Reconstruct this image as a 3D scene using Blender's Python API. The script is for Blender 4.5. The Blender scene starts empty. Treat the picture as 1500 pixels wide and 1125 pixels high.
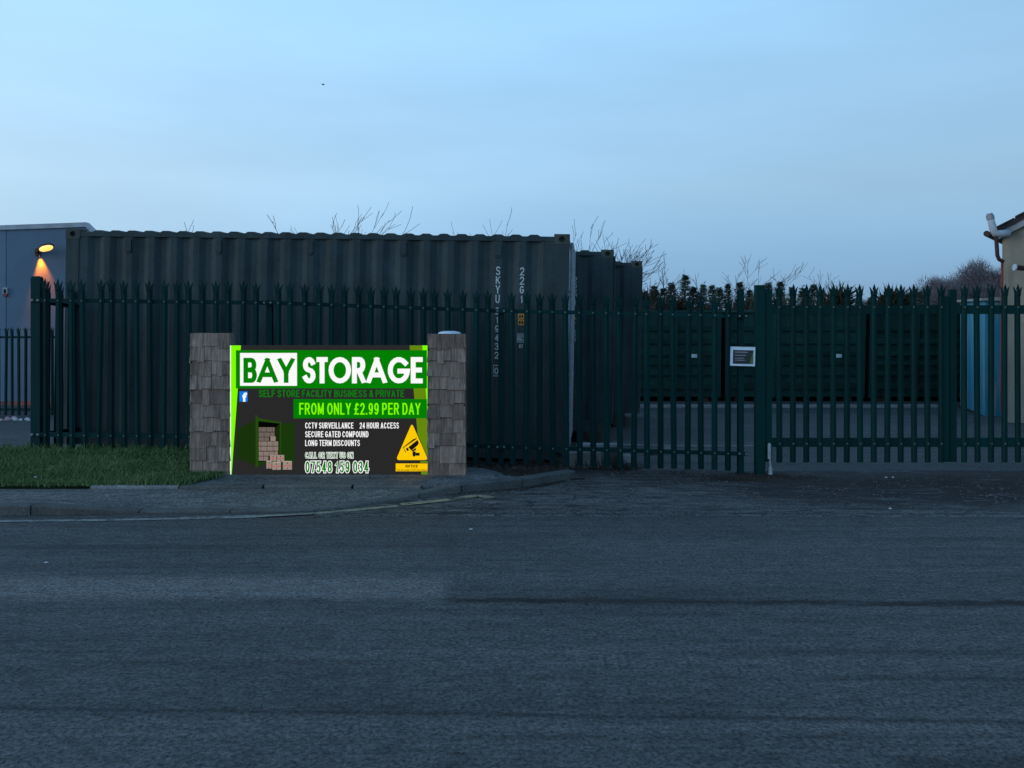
import bpy, bmesh, math, random
from mathutils import Vector, Matrix, noise as mnoise
R = math.radians
scene = bpy.context.scene
C = scene.collection

# ------------------------------------------------------------------ camera, sky, sun, exposure
F, CX, HY, CZ = 1300.0, 750.0, 461.0, 1.65        # focal length and horizon in photo pixels, eye height
cam = bpy.data.cameras.new('camera'); camo = bpy.data.objects.new('camera', cam); C.objects.link(camo)
cam.sensor_width = 36.0; cam.lens = 36.0 * F / 1500.0
cam.shift_y = -(562.5 - HY) / 1500.0
cam.clip_end = 2000
camo.location = (0, 0, CZ); camo.rotation_euler = (R(90), 0, 0)
scene.camera = camo

SUN_EL, SUN_AZ = 7.0, -108.0                         # last low dusk light, from the left and a little behind
world = bpy.data.worlds.new('World'); scene.world = world; world.use_nodes = True
wn, wl = world.node_tree.nodes, world.node_tree.links
wn.clear()
wout = wn.new('ShaderNodeOutputWorld'); wbg = wn.new('ShaderNodeBackground')
wl.new(wbg.outputs[0], wout.inputs[0])
wtc = wn.new('ShaderNodeTexCoord'); wsep = wn.new('ShaderNodeSeparateXYZ')
wl.new(wtc.outputs['Generated'], wsep.inputs[0])
ramp = wn.new('ShaderNodeValToRGB'); wl.new(wsep.outputs['Z'], ramp.inputs[0])
els = ramp.color_ramp.elements
stops = [(0.0, (.215, .405, .64)), (.06, (.25, .475, .745)), (.14, (.36, .60, .845)), (.24, (.385, .68, .99)),
         (.33, (.375, .69, 1.02)), (.6, (.22, .46, .78)), (1.0, (.10, .28, .56))]
els[0].position, els[0].color = stops[0][0], stops[0][1] + (1,)
els[1].position, els[1].color = stops[-1][0], stops[-1][1] + (1,)
for p, c in stops[1:-1]:
    e = els.new(p); e.color = c + (1,)
def wmath(op, a, b=None):
    n = wn.new('ShaderNodeMath'); n.operation = op
    for i, v in enumerate((a, b)):
        if v is None: continue
        if isinstance(v, (int, float)): n.inputs[i].default_value = v
        else: wl.new(v, n.inputs[i])
    return n.outputs[0]
# after-glow: the sky is a little brighter and greyer towards the left, where the sun went down
az = wmath('MULTIPLY_ADD', wsep.outputs['X'], -.32); wn[-1].inputs[2].default_value = 1.0
low = wmath('SUBTRACT', 1.0, wmath('MULTIPLY', wsep.outputs['Z'], 2.2)); wn[-1].use_clamp = True
warm = wmath('MULTIPLY', wmath('MULTIPLY', wsep.outputs['X'], -1.1), low); wn[-1].use_clamp = False
clampw = wn.new('ShaderNodeClamp'); wl.new(warm, clampw.inputs[0]); clampw.inputs[2].default_value = .45
mixw = wn.new('ShaderNodeMixRGB'); wl.new(clampw.outputs[0], mixw.inputs[0]); wl.new(ramp.outputs[0], mixw.inputs[1])
mixw.inputs[2].default_value = (.53, .67, .75, 1)
# thin streaky cloud
mp = wn.new('ShaderNodeMapping'); wl.new(wtc.outputs['Generated'], mp.inputs[0])
mp.inputs['Scale'].default_value = (1.2, 1.2, 6.0); mp.inputs['Rotation'].default_value = (0, R(-9), 0)
nz = wn.new('ShaderNodeTexNoise'); wl.new(mp.outputs[0], nz.inputs['Vector'])
nz.inputs['Scale'].default_value = 1.5; nz.inputs['Detail'].default_value = 5; nz.inputs['Roughness'].default_value = .5
cl = wmath('MULTIPLY_ADD', nz.outputs[0], .40); wn[-1].inputs[2].default_value = .80
fac = wmath('MULTIPLY', az, cl)
mul = wn.new('ShaderNodeVectorMath'); mul.operation = 'SCALE'
wl.new(mixw.outputs[0], mul.inputs[0]); wl.new(fac, mul.inputs['Scale'])
sky = wn.new('ShaderNodeTexSky'); sky.sky_type = 'NISHITA'; sky.sun_disc = False
sky.sun_elevation = R(SUN_EL); sky.sun_rotation = R(SUN_AZ); sky.dust_density = .6
sc = wn.new('ShaderNodeVectorMath'); sc.operation = 'SCALE'; sc.inputs['Scale'].default_value = .008
wl.new(sky.outputs[0], sc.inputs[0])
addv = wn.new('ShaderNodeVectorMath'); addv.operation = 'ADD'
wl.new(mul.outputs[0], addv.inputs[0]); wl.new(sc.outputs[0], addv.inputs[1])
wl.new(addv.outputs[0], wbg.inputs[0]); wbg.inputs[1].default_value = .98

sun = bpy.data.lights.new('sun', 'SUN'); sun.energy = .60; sun.angle = R(25); sun.color = (1, .96, .91)
suno = bpy.data.objects.new('sun', sun); C.objects.link(suno)
sd = Vector((math.sin(R(SUN_AZ)) * math.cos(R(SUN_EL)), math.cos(R(SUN_AZ)) * math.cos(R(SUN_EL)), math.sin(R(SUN_EL))))
suno.rotation_euler = (-sd).to_track_quat('-Z', 'Y').to_euler(); suno.location = (-10, 10, 20)
vs = scene.view_settings
vs.view_transform = 'Standard'; vs.look = 'None'; vs.exposure = 0.0; vs.gamma = 1.0; vs.use_curve_mapping = False

# ------------------------------------------------------------------ helpers
def W(px, py, Y): return Vector(((px - CX) * Y / F, Y, CZ - (py - HY) * Y / F))
def wx(px, Y): return (px - CX) * Y / F
def wz(py, Y): return CZ - (py - HY) * Y / F
def interp(x, pts):
    if x <= pts[0][0]: return pts[0][1]
    for (a, b), (c, d) in zip(pts, pts[1:]):
        if x <= c: return b + (d - b) * (x - a) / (c - a)
    return pts[-1][1]
def sm(a, b, x):
    t = min(1, max(0, (x - a) / (b - a))); return t * t * (3 - 2 * t)

class MB:
    def __init__(s): s.v = []; s.f = []
    def face(s, pts):
        n = len(s.v); s.v += [tuple(p) for p in pts]; s.f.append(tuple(range(n, n + len(pts))))
    def box(s, x0, x1, y0, y1, z0, z1):
        n = len(s.v)
        s.v += [(x0,y0,z0),(x1,y0,z0),(x1,y1,z0),(x0,y1,z0),(x0,y0,z1),(x1,y0,z1),(x1,y1,z1),(x0,y1,z1)]
        for q in ((0,3,2,1),(4,5,6,7),(0,1,5,4),(1,2,6,5),(2,3,7,6),(3,0,4,7)): s.f.append(tuple(n+i for i in q))
        return s
    def hexa(s, b, t):                       # 4 bottom points, 4 top points
        n = len(s.v); s.v += [tuple(p) for p in b] + [tuple(p) for p in t]
        for q in ((0,3,2,1),(4,5,6,7),(0,1,5,4),(1,2,6,5),(2,3,7,6),(3,0,4,7)): s.f.append(tuple(n+i for i in q))
        return s
    def beam(s, a, b, w, h):                 # rectangular bar from a to b: w across y, h in z
        a, b = Vector(a), Vector(b)
        d = (b - a).normalized(); up = Vector((0,0,1)) if abs(d.z) < .95 else Vector((0,1,0))
        sx = d.cross(up).normalized(); uz = sx.cross(d)
        q = [(-1,-1),(1,-1),(1,1),(-1,1)]
        return s.hexa([a + sx*i*w/2 + uz*j*h/2 for i, j in q], [b + sx*i*w/2 + uz*j*h/2 for i, j in q])
    def tube(s, pts, rad, n=8, cap=True):
        pts = [Vector(p) for p in pts]
        if not isinstance(rad, (list, tuple)): rad = [rad] * len(pts)
        rings = []; ref = None
        for i, p in enumerate(pts):
            d = (pts[min(i+1, len(pts)-1)] - pts[max(i-1, 0)]).normalized()
            if ref is None: ref = d.orthogonal().normalized()
            u = (ref - d * ref.dot(d)); u = u.normalized() if u.length > 1e-5 else d.orthogonal().normalized()
            ref = u; w = d.cross(u); b = len(s.v)
            for k in range(n):
                a = 2*math.pi*k/n; s.v.append(tuple(p + (u*math.cos(a) + w*math.sin(a)) * rad[i]))
            rings.append(b)
        for a, b in zip(rings, rings[1:]):
            for k in range(n): s.f.append((a+k, a+(k+1)%n, b+(k+1)%n, b+k))
        if cap:
            s.f.append(tuple(rings[0]+k for k in range(n))); s.f.append(tuple(rings[-1]+k for k in range(n)))
        return s
    def prism_xz(s, poly, y0, y1):            # polygon in x,z extruded along y
        n = len(poly); b = len(s.v)
        s.v += [(x, y0, z) for x, z in poly] + [(x, y1, z) for x, z in poly]
        s.f.append(tuple(range(b, b+n))); s.f.append(tuple(range(b+2*n-1, b+n-1, -1)))
        for i in range(n): j = (i+1) % n; s.f.append((b+i, b+n+i, b+n+j, b+j))
        return s
    def lathe(s, prof, n=16, cx=0, cy=0):
        b = len(s.v)
        for r, z in prof:
            for k in range(n):
                a = 2*math.pi*k/n; s.v.append((cx + r*math.cos(a), cy + r*math.sin(a), z))
        for i in range(len(prof)-1):
            for k in range(n): s.f.append((b+i*n+k, b+i*n+(k+1)%n, b+(i+1)*n+(k+1)%n, b+(i+1)*n+k))
        s.f.append(tuple(b+k for k in range(n))); s.f.append(tuple(b+(len(prof)-1)*n+k for k in range(n)))
        return s
    def mesh(s, name, smooth=False, fix=True, off=None):
        me = bpy.data.meshes.new(name)
        v = s.v if off is None else [(a-off[0], b-off[1], c-off[2]) for a, b, c in s.v]
        me.from_pydata(v, [], s.f)
        if fix:
            bm = bmesh.new(); bm.from_mesh(me); bmesh.ops.recalc_face_normals(bm, faces=bm.faces); bm.to_mesh(me); bm.free()
        if smooth: me.shade_smooth()
        return me
    def build(s, name, mat, parent=None, rel=False, smooth=False, fix=True):
        off = parent.location if (rel and parent) else None
        return obj(name, s.mesh(name, smooth, fix, off), mat, parent)

def obj(name, me, mat, parent=None, loc=None):
    o = bpy.data.objects.new(name, me); C.objects.link(o)
    if mat is not None and not me.materials: me.materials.append(mat)
    if parent: o.parent = parent
    if loc is not None: o.location = loc
    return o
def tag(o, label, cat, group=None):
    o['label'] = label; o['category'] = cat
    if group: o['group'] = group
    return o
def thing(name, label, cat, loc=(0,0,0), group=None, rot=(0,0,0)):
    o = bpy.data.objects.new(name, None); C.objects.link(o); o.location = loc; o.rotation_euler = rot
    o.empty_display_size = .1
    return tag(o, label, cat, group)
def struct(o): o['kind'] = 'structure'; return o
def stuff(o, label=None, cat=None):
    o['kind'] = 'stuff'
    if label: o['label'] = label; o['category'] = cat
    return o
def copy_tree(o, parent=None):
    c = o.copy(); C.objects.link(c)
    if parent: c.parent = parent
    for ch in list(o.children): copy_tree(ch, c)
    return c

# ------------------------------------------------------------------ materials
class NT:
    def __init__(s, name):
        s.m = bpy.data.materials.new(name); s.m.use_nodes = True
        s.n, s.l = s.m.node_tree.nodes, s.m.node_tree.links
        s.b = s.n['Principled BSDF']; s.tc = s.n.new('ShaderNodeTexCoord')
    def put(s, sock, v):
        if isinstance(v, (int, float)): sock.default_value = v
        elif isinstance(v, (tuple, list)): sock.default_value = tuple(v) + ((1,) if len(v) == 3 and sock.type == 'RGBA' else ())
        else: s.l.new(v, sock)
    def math(s, op, *a, clamp=False):
        n = s.n.new('ShaderNodeMath'); n.operation = op; n.use_clamp = clamp
        for i, v in enumerate(a): s.put(n.inputs[i], v)
        return n.outputs[0]
    def coords(s, kind='Object', scale=(1,1,1), rot=(0,0,0)):
        m = s.n.new('ShaderNodeMapping'); s.l.new(s.tc.outputs[kind], m.inputs[0])
        m.inputs['Scale'].default_value = scale; m.inputs['Rotation'].default_value = rot
        return m.outputs[0]
    def noise(s, scale, detail=4, rough=.55, vec=None, kind='Object', stretch=(1,1,1)):
        n = s.n.new('ShaderNodeTexNoise'); s.l.new(vec or s.coords(kind, stretch), n.inputs['Vector'])
        n.inputs['Scale'].default_value = scale; n.inputs['Detail'].default_value = detail; n.inputs['Roughness'].default_value = rough
        return n.outputs[0]
    def range(s, v, a, b, c=0., d=1.):
        n = s.n.new('ShaderNodeMapRange'); s.put(n.inputs[0], v)
        for i, k in enumerate((a, b, c, d)): n.inputs[i+1].default_value = k
        return n.outputs[0]
    def mix(s, f, a, b, mode='MIX'):
        n = s.n.new('ShaderNodeMixRGB'); n.blend_type = mode
        s.put(n.inputs[0], f); s.put(n.inputs[1], a); s.put(n.inputs[2], b)
        return n.outputs[0]
    def bump(s, h, strength=.3, dist=.01):
        n = s.n.new('ShaderNodeBump'); s.put(n.inputs['Height'], h)
        n.inputs['Strength'].default_value = strength; n.inputs['Distance'].default_value = dist
        s.l.new(n.outputs[0], s.b.inputs['Normal'])
    def rand(s):
        n = s.n.new('ShaderNodeObjectInfo'); return n.outputs['Random']
    def out(s, col, rough=.7, spec=.3, metal=0.):
        s.put(s.b.inputs['Base Color'], col); s.put(s.b.inputs['Roughness'], rough)
        s.put(s.b.inputs['Specular IOR Level'], spec); s.put(s.b.inputs['Metallic'], metal)
        return s.m
def scl(c, k): return tuple(x*k for x in c)

def simple(name, col, rough=.7, spec=.3, var=.25, scale=6, stretch=(1,1,1), bump=0, bscale=60, metal=0., fine=0, objvar=0):
    t = NT(name)
    a = t.noise(scale, 5, .6, stretch=stretch)
    k = t.range(a, .3, .7, 1-var, 1+var)
    if fine: k = t.math('MULTIPLY', k, t.range(t.noise(bscale*1.7, 3, .7), .3, .7, 1-fine, 1+fine))
    if objvar: k = t.math('MULTIPLY', k, t.range(t.rand(), 0, 1, 1-objvar, 1+objvar))
    n = t.n.new('ShaderNodeVectorMath'); n.operation = 'SCALE'; n.inputs[0].default_value = col; t.l.new(k, n.inputs['Scale'])
    if bump: t.bump(t.noise(bscale, 4, .6), bump, .006)
    return t.out(n.outputs[0], rough, spec, metal)

# road: asphalt with tyre-polished lanes, patches, a long reinstatement joint, chippings
def make_asphalt(name, base, kind):
    t = NT(name)
    def cracks(scale, stretch, w, dens):
        d = t.n.new('ShaderNodeVectorMath'); d.operation = 'ADD'
        nz_ = t.n.new('ShaderNodeTexNoise'); t.l.new(t.tc.outputs['Object'], nz_.inputs['Vector']); nz_.inputs['Scale'].default_value = 3; nz_.inputs['Detail'].default_value = 4
        k_ = t.n.new('ShaderNodeVectorMath'); k_.operation = 'SCALE'; t.l.new(nz_.outputs['Color'], k_.inputs[0]); k_.inputs['Scale'].default_value = .35
        t.l.new(t.coords('Object', stretch), d.inputs[0]); t.l.new(k_.outputs[0], d.inputs[1])
        v = t.n.new('ShaderNodeTexVoronoi'); v.feature = 'DISTANCE_TO_EDGE'; t.l.new(d.outputs[0], v.inputs['Vector']); v.inputs['Scale'].default_value = scale
        return t.math('MULTIPLY', t.range(v.outputs['Distance'], w, w*.25), t.range(t.noise(.9, 4, .6), .5-dens, .62-dens))
    sp = t.n.new('ShaderNodeSeparateXYZ'); t.l.new(t.tc.outputs['Object'], sp.inputs[0]); X, Y = sp.outputs[0], sp.outputs[1]
    col = t.mix(t.range(t.noise(.9, 6, .6), .35, .65), scl(base, .82), scl(base, 1.18))
    lane = t.noise(1.0, 5, .6, stretch=(.12, 2.2, 1))
    col = t.mix(t.range(lane, .40, .64, 0, .9), col, scl(base, 1.42))
    lane2 = t.noise(1.0, 6, .6, stretch=(.25, 5.0, 1))
    col = t.mix(t.range(lane2, .52, .70, 0, .7), col, scl(base, .5))
    wob = t.math('MULTIPLY', t.math('SUBTRACT', t.noise(.8, 5, .7), .5), .22)
    if kind == 'road':
        # paler patch, ending in an edge
        yw = t.math('ADD', Y, wob)
        inb = t.math('MULTIPLY', t.math('MULTIPLY', t.range(yw, 5.10, 5.22), t.range(yw, 5.62, 5.50)), t.range(t.math('ADD', X, wob), -.36, -.46))
        col = t.mix(t.math('MULTIPLY', inb, .9), col, scl(base, 2.0))
        # dark open joint running to the right
        jl = t.math('ABSOLUTE', t.math('ADD', t.math('ADD', Y, t.math('ADD', t.math('MULTIPLY', wob, .65), t.math('MULTIPLY', t.math('SUBTRACT', t.noise(5, 5, .75), .5), .10))), t.math('MULTIPLY_ADD', X, .018, -5.12)))
        j = t.math('MULTIPLY', t.range(jl, .06, .02), t.range(X, -.46, -.3))
        j = t.math('MULTIPLY', j, t.range(t.noise(3, 5, .7, stretch=(.6, 4, 1)), .35, .55, .2, 1))
        col = t.mix(t.math('MULTIPLY', j, .95), col, scl(base, .15))
        jw = t.math('MULTIPLY', t.range(jl, .24, .05), t.math('MULTIPLY', t.range(X, -.4, .6), t.range(X, 1.9, 1.0)))
        col = t.mix(t.math('MULTIPLY', jw, .5), col, scl(base, .4))
        # second joint near the camera
        j2 = t.math('ABSOLUTE', t.math('ADD', t.math('ADD', Y, t.math('MULTIPLY', wob, .3)), t.math('MULTIPLY_ADD', X, .03, -3.66)))
        col = t.mix(t.math('MULTIPLY', t.range(j2, .03, .003), .65), col, scl(base, .35))
        j3 = t.math('MULTIPLY', t.range(t.math('ADD', Y, t.math('MULTIPLY', wob, .6)), 3.36, 3.30), t.range(t.math('ADD', X, wob), 1.30, 1.45))
        col = t.mix(t.math('MULTIPLY', j3, .6), col, scl(base, .55))
        # grimy channel against the kerb
        ch = t.math('MULTIPLY', t.range(t.math('ADD', Y, wob), 6.85, 7.1), .5)
        col = t.mix(ch, col, scl(base, .6))
    if kind == 'apron':
        mud = t.range(t.math('ADD', t.math('MULTIPLY_ADD', X, .13, t.math('MULTIPLY', Y, .10)), t.math('MULTIPLY', t.math('SUBTRACT', t.noise(1.3, 6, .65, stretch=(.6, 1.6, 1)), .5), 1.1)), .93, 1.22)
        col = t.mix(t.math('MULTIPLY', t.math('MULTIPLY', mud, .95), t.range(t.math('ADD', Y, t.math('MULTIPLY', wob, 2.5)), 7.35, 7.95)), col, (.026, .021, .021))
        col = t.mix(t.math('MULTIPLY', cracks(2.6, (1, 1.2, 1), .035, .10), .8), col, scl(base, .2))
        cr = t.noise(5.0, 6, .8, stretch=(.5, 2.0, 1))
        col = t.mix(t.range(cr, .52, .58, 0, .9), col, scl(base, .28))
        col = t.mix(t.range(cr, .44, .37, 0, .75), col, scl(base, 1.9))
        for yj, wj, k in ((7.33, .02, .7), (7.52, .014, .75), (7.86, .010, .45)):
            jj = t.math('ABSOLUTE', t.math('SUBTRACT', t.math('ADD', Y, t.math('MULTIPLY', wob, .5)), yj))
            col = t.mix(t.math('MULTIPLY', t.range(jj, wj*1.8, wj*.4), t.range(t.noise(2, 4, .6, stretch=(.5, 3, 1)), .38, .55, 0, k)), col, scl(base, .3))
    if kind == 'pave': col = t.mix(t.math('MULTIPLY', cracks(1.1, (.7, 1, 1), .014, .0), .7), col, scl(base, .3))
    if kind == 'road': col = t.mix(t.math('MULTIPLY', cracks(.55, (.5, 1, 1), .008, -.05), .7), col, scl(base, .3))
    grain = t.noise(46, 4, .85); mott = t.noise(11, 4, .7, stretch=(.7, 1.5, 1))
    col = t.mix(1.0, col, t.mix(t.range(grain, .36, .64), (.22, .22, .22), (1.75, 1.75, 1.75)), 'MULTIPLY')
    col = t.mix(1.0, col, t.mix(t.range(mott, .35, .65), (.72,)*3, (1.25,)*3), 'MULTIPLY')
    chip = t.noise(38, 2, .5)
    col = t.mix(t.range(chip, .70, .76, 0, .7), col, scl(base, 2.6))
    t.bump(t.math('ADD', t.math('MULTIPLY', grain, .7), t.noise(9, 4, .6)), .5, .008)
    return t.out(col, .78, .22)

ASPH = (.072, .070, .070)
M = {}
M['road'] = make_asphalt('road asphalt', (.083, .076, .071), 'road')
M['apron'] = make_asphalt('apron tarmac', (.098, .089, .082), 'apron')
M['pavement'] = make_asphalt('pavement tarmac', (.138, .126, .115), 'pave')
M['yard'] = make_asphalt('yard concrete tarmac', (.064, .064, .062), 'pave')
M['patch'] = make_asphalt('verge tarmac', (.115, .116, .118), 'pave')
M['kerb'] = simple('kerb concrete', (.125, .118, .108), .85, .2, .3, 3, bump=.5, bscale=40, fine=.35, objvar=.2)
M['kerb_dark'] = simple('mossy kerb concrete', (.085, .088, .085), .9, .2, .35, 3, bump=.5, bscale=40, fine=.35, objvar=.25)
M['edging'] = simple('pale concrete edging', (.26, .26, .25), .85, .2, .3, 4, bump=.4, bscale=40, fine=.3)
M['soil'] = simple('soil', (.045, .037, .031), .95, .1, .4, 4, bump=.8, bscale=30, fine=.4)
M['turf'] = simple('turf soil', (.030, .045, .016), .95, .1, .4, 3, bump=.8, bscale=40, fine=.4)
def grass_mat():
    t = NT('grass blades')
    n = t.noise(1.6, 4, .6); r = t.noise(30, 2, .5)
    c = t.mix(t.range(n, .35, .65), (.105, .185, .065), (.16, .215, .085))
    c = t.mix(t.range(r, .6, .75, 0, .6), c, (.19, .19, .08))
    return t.out(c, .8, .15)
M['grass'] = grass_mat()
def line_mat():
    t = NT('worn road paint')
    w = t.noise(7, 6, .75); w2 = t.noise(45, 3, .7)
    f = t.math('MULTIPLY', t.range(w, .36, .52), t.range(w2, .32, .5))
    sp = t.n.new('ShaderNodeSeparateXYZ'); t.l.new(t.tc.outputs['Object'], sp.inputs[0])
    paint = t.mix(t.range(sp.outputs[0], -2.2, -.9), (.30, .29, .26), (.40, .33, .20))
    return t.out(t.mix(f, (.075, .072, .07), paint), .7, .25)
M['line'] = line_mat()
M['fence'] = simple('green powder-coated steel', (.0014, .030, .030), .6, .13, .22, 5, stretch=(1,1,.3), objvar=.28)
M['gate'] = simple('green gate steel', (.0014, .032, .030), .6, .13, .2, 5, stretch=(1,1,.3), objvar=.15)
M['bolt'] = simple('galvanised bolts', (.17, .185, .18), .5, .4, .2, 40, metal=.2)
M['galv'] = simple('galvanised steel', (.34, .37, .39), .5, .4, .25, 20, metal=.2)
def paint_mat(name, col, rust=.25, objvar=0.):
    t = NT(name)
    k = t.range(t.noise(2.2, 6, .65), .3, .7, .72, 1.25)
    k = t.math('MULTIPLY', k, t.range(t.noise(7, 5, .6, stretch=(1, 1, .07)), .35, .7, .8, 1.2))
    if objvar: k = t.math('MULTIPLY', k, t.range(t.rand(), 0, 1, 1-objvar, 1+objvar))
    n = t.n.new('ShaderNodeVectorMath'); n.operation = 'SCALE'; n.inputs[0].default_value = col; t.l.new(k, n.inputs['Scale'])
    r = t.range(t.noise(5, 7, .75), .62, .74, 0, rust)
    c = t.mix(r, n.outputs[0], (.07, .035, .02))
    c = t.mix(1.0, c, t.mix(t.range(t.noise(55, 3, .7), .35, .65), (.85,)*3, (1.15,)*3), 'MULTIPLY')
    t.bump(t.noise(60, 3, .6), .12, .004)
    return t.out(c, .68, .22)
M['cont'] = paint_mat('container paint', (.042, .062, .066), .3)
M['cast'] = paint_mat('corner casting paint', (.070, .078, .068), .4)
M['black'] = simple('dark recess', (.012, .013, .013), .9, .1)
M['door'] = paint_mat('pale door paint', (.40, .44, .48), .3)
def mark_mat():
    t = NT('worn white stencil paint')
    f = t.range(t.noise(26, 5, .75), .34, .54, .4, 1)
    return t.out(t.mix(f, (.06, .075, .075), (.66, .72, .72)), .75, .15)
M['mark'] = mark_mat()
M['amber'] = simple('orange decal', (.85, .36, .07), .6, .2, .3, 40)
M['timber'] = simple('old timber bearer', (.05, .04, .032), .9, .1, .4, 8)
def shingle_mat():
    t = NT('weathered cedar shingle')
    r = t.rand()
    g = t.noise(1.0, 6, .65, stretch=(48, 48, 5)); g2 = t.noise(9, 5, .6)
    c = t.mix(r, (.20, .135, .105), (.38, .27, .215))
    c = t.mix(1.0, c, t.mix(t.range(g, .3, .7), (.55, .54, .53), (1.35, 1.35, 1.35)), 'MULTIPLY')
    c = t.mix(1.0, c, t.mix(t.range(g2, .3, .7), (.8,)*3, (1.15,)*3), 'MULTIPLY')
    t.bump(g, .5, .004)
    return t.out(c, .85, .15)
M['shingle'] = shingle_mat()
M['core'] = simple('pillar core', (.06, .042, .032), .95, .1, .3, 10)
_pm = {}
def srgb(h): 
    v = [int(h[i:i+2], 16)/255 for i in (0, 2, 4)]
    return tuple(x/12.92 if x <= .04045 else ((x+.055)/1.055)**2.4 for x in v)
def print_mat(h):                      # sign print with added glow, so the board shows at full brightness
    if h in _pm: return _pm[h]
    t = NT('glowing sign print ' + h); c = srgb(h)
    t.put(t.b.inputs['Emission Color'], c); t.b.inputs['Emission Strength'].default_value = .97
    m = t.out((0, 0, 0), .8, 0.); m.cycles.emission_sampling = 'NONE'; _pm[h] = m; return m

# ------------------------------------------------------------------ ground levels
LV = [(-9, .06), (-5.2, .10), (-2.7, .07), (-.13, -.04), (2.5, -.11), (5.6, -.10), (12, -.08)]
BV = [(-14, -.60), (-6, -.55), (-2, -.42), (1, -.38), (14, -.38)]
def gz(x, y):
    l = interp(x, LV); b = interp(x, BV)
    if y <= 9.7: return l * sm(7.15, 9.7, y)
    if y <= 19: return l + (b - l) * (y - 9.7) / 9.3
    return b
def sheet(name, xs, ys, zf, mat, smooth=True):
    v = [(x, y, zf(x, y)) for y in ys for x in xs]; nx = len(xs)
    f = [(j*nx+i, j*nx+i+1, (j+1)*nx+i+1, (j+1)*nx+i) for j in range(len(ys)-1) for i in range(nx-1)]
    me = bpy.data.meshes.new(name); me.from_pydata(v, [], f)
    if smooth: me.shade_smooth()
    return obj(name, me, mat)
def frange(a, b, n): return [a + (b-a)*i/n for i in range(n+1)]

g_x = [-900, -300, -100, -40] + frange(-22, 22, 88) + [40, 100, 300, 900]
g_y = [-300, -60, -20, 0, 4, 6] + frange(7, 24, 68) + [30, 50, 120, 400, 1500]
def ground_z(x, y):
    z = gz(x, y)
    return z - .10 * (1 - sm(9.5, 10.2, y)) - (.3 if y < 6.5 else 0) * 0
struct(sheet('ground', g_x, g_y, ground_z, M['yard']))
struct(sheet('road', frange(-40, 40, 80), [-12, -4, 0, 2, 4, 5, 6, 7, 7.5], lambda x, y: .0, M['road']))

# kerb line: x, y of the front face and top level
KL = [(-12.0, 7.30, .082), (-3.96, 7.30, .082), (-3.1, 7.37, .020), (-2.35, 7.39, .016), (-1.66, 7.45, .016), (-1.2, 7.66, .032),
      (-.83, 7.93, .055), (-.47, 8.24, .075), (.10, 8.56, .07), (.66, 9.22, .03)]
def kfront(x): return interp(x, [(a, b) for a, b, c in KL])
def ktop(x): return interp(x, [(a, c) for a, b, c in KL])
BACK = 8.05
def pave():
    m = []
    xs = frange(-12, -3.9, 12) + frange(-3.8, -.72, 40); n = 10
    vs_, fs = [], []
    for x in xs:
        y0 = kfront(x) + .115; y1 = max(BACK, y0)
        for j in range(n+1):
            y = y0 + (y1-y0)*j/n
            vs_.append((x, y, (ktop(x) + (.075 - ktop(x)) * (j/n)) - .004))
    for i in range(len(xs)-1):
        for j in range(n): a = i*(n+1)+j; fs.append((a, a+n+1, a+n+2, a+1))
    me = bpy.data.meshes.new('pavement'); me.from_pydata(vs_, [], fs); me.shade_smooth()
    return struct(obj('pavement', me, M['pavement']))
pavement = pave()
def kerb_stone(p, q, zt0, zt1, w, mat, zb=-.12, parent=None, gap=.006):
    p, q = Vector((p[0], p[1], 0)), Vector((q[0], q[1], 0)); d = (q-p).normalized(); nrm = Vector((-d.y, d.x, 0))
    p = p + d*gap; q = q - d*gap; c = .012
    m = MB()
    def sec(o, zt): return [o + Vector((0,0,zb)), o + Vector((0,0,zt-c)), o + nrm*c + Vector((0,0,zt)), o + nrm*(w-c) + Vector((0,0,zt)), o + nrm*w + Vector((0,0,zt-c)), o + nrm*w + Vector((0,0,zb))]
    a, b = sec(p, zt0), sec(q, zt1)
    m.face(a); m.face(b[::-1])
    for i in range(6): j = (i+1) % 6; m.face([a[i], b[i], b[j], a[j]])
    return m.build('kerb_stone', mat, parent)
kerb = struct(bpy.data.objects.new('kerb', None)); C.objects.link(kerb)
pts = []
x = -3.96
while x > -9: pts.append(x); x -= .9
pts = pts[::-1]
for a, b in zip(pts, pts[1:]): kerb_stone((a, 7.3), (b, 7.3), .082, .082, .125, M['kerb_dark'], parent=kerb)
for (a, b) in zip(KL[1:], KL[2:]):
    mt = M['kerb'] if a[0] < -.6 else M['kerb_dark']
    kerb_stone(a[:2], b[:2], a[2], b[2], .125, mt, parent=kerb)
# back edging between pavement and verge
edging = struct(bpy.data.objects.new('edging', None)); C.objects.link(edging)
ex = [-3.83, -3.03, -2.26, -1.45, -.82]
for i, (a, b) in enumerate(zip(ex, ex[1:])):
    kerb_stone((a, BACK+.0), (b, BACK+.0), .100 - .004*(i % 2), .098 - .004*(i % 2), .06 if i == 0 else .08, M['edging'] if i == 0 else M['kerb'], parent=edging, gap=.012 if i else .004)

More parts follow.
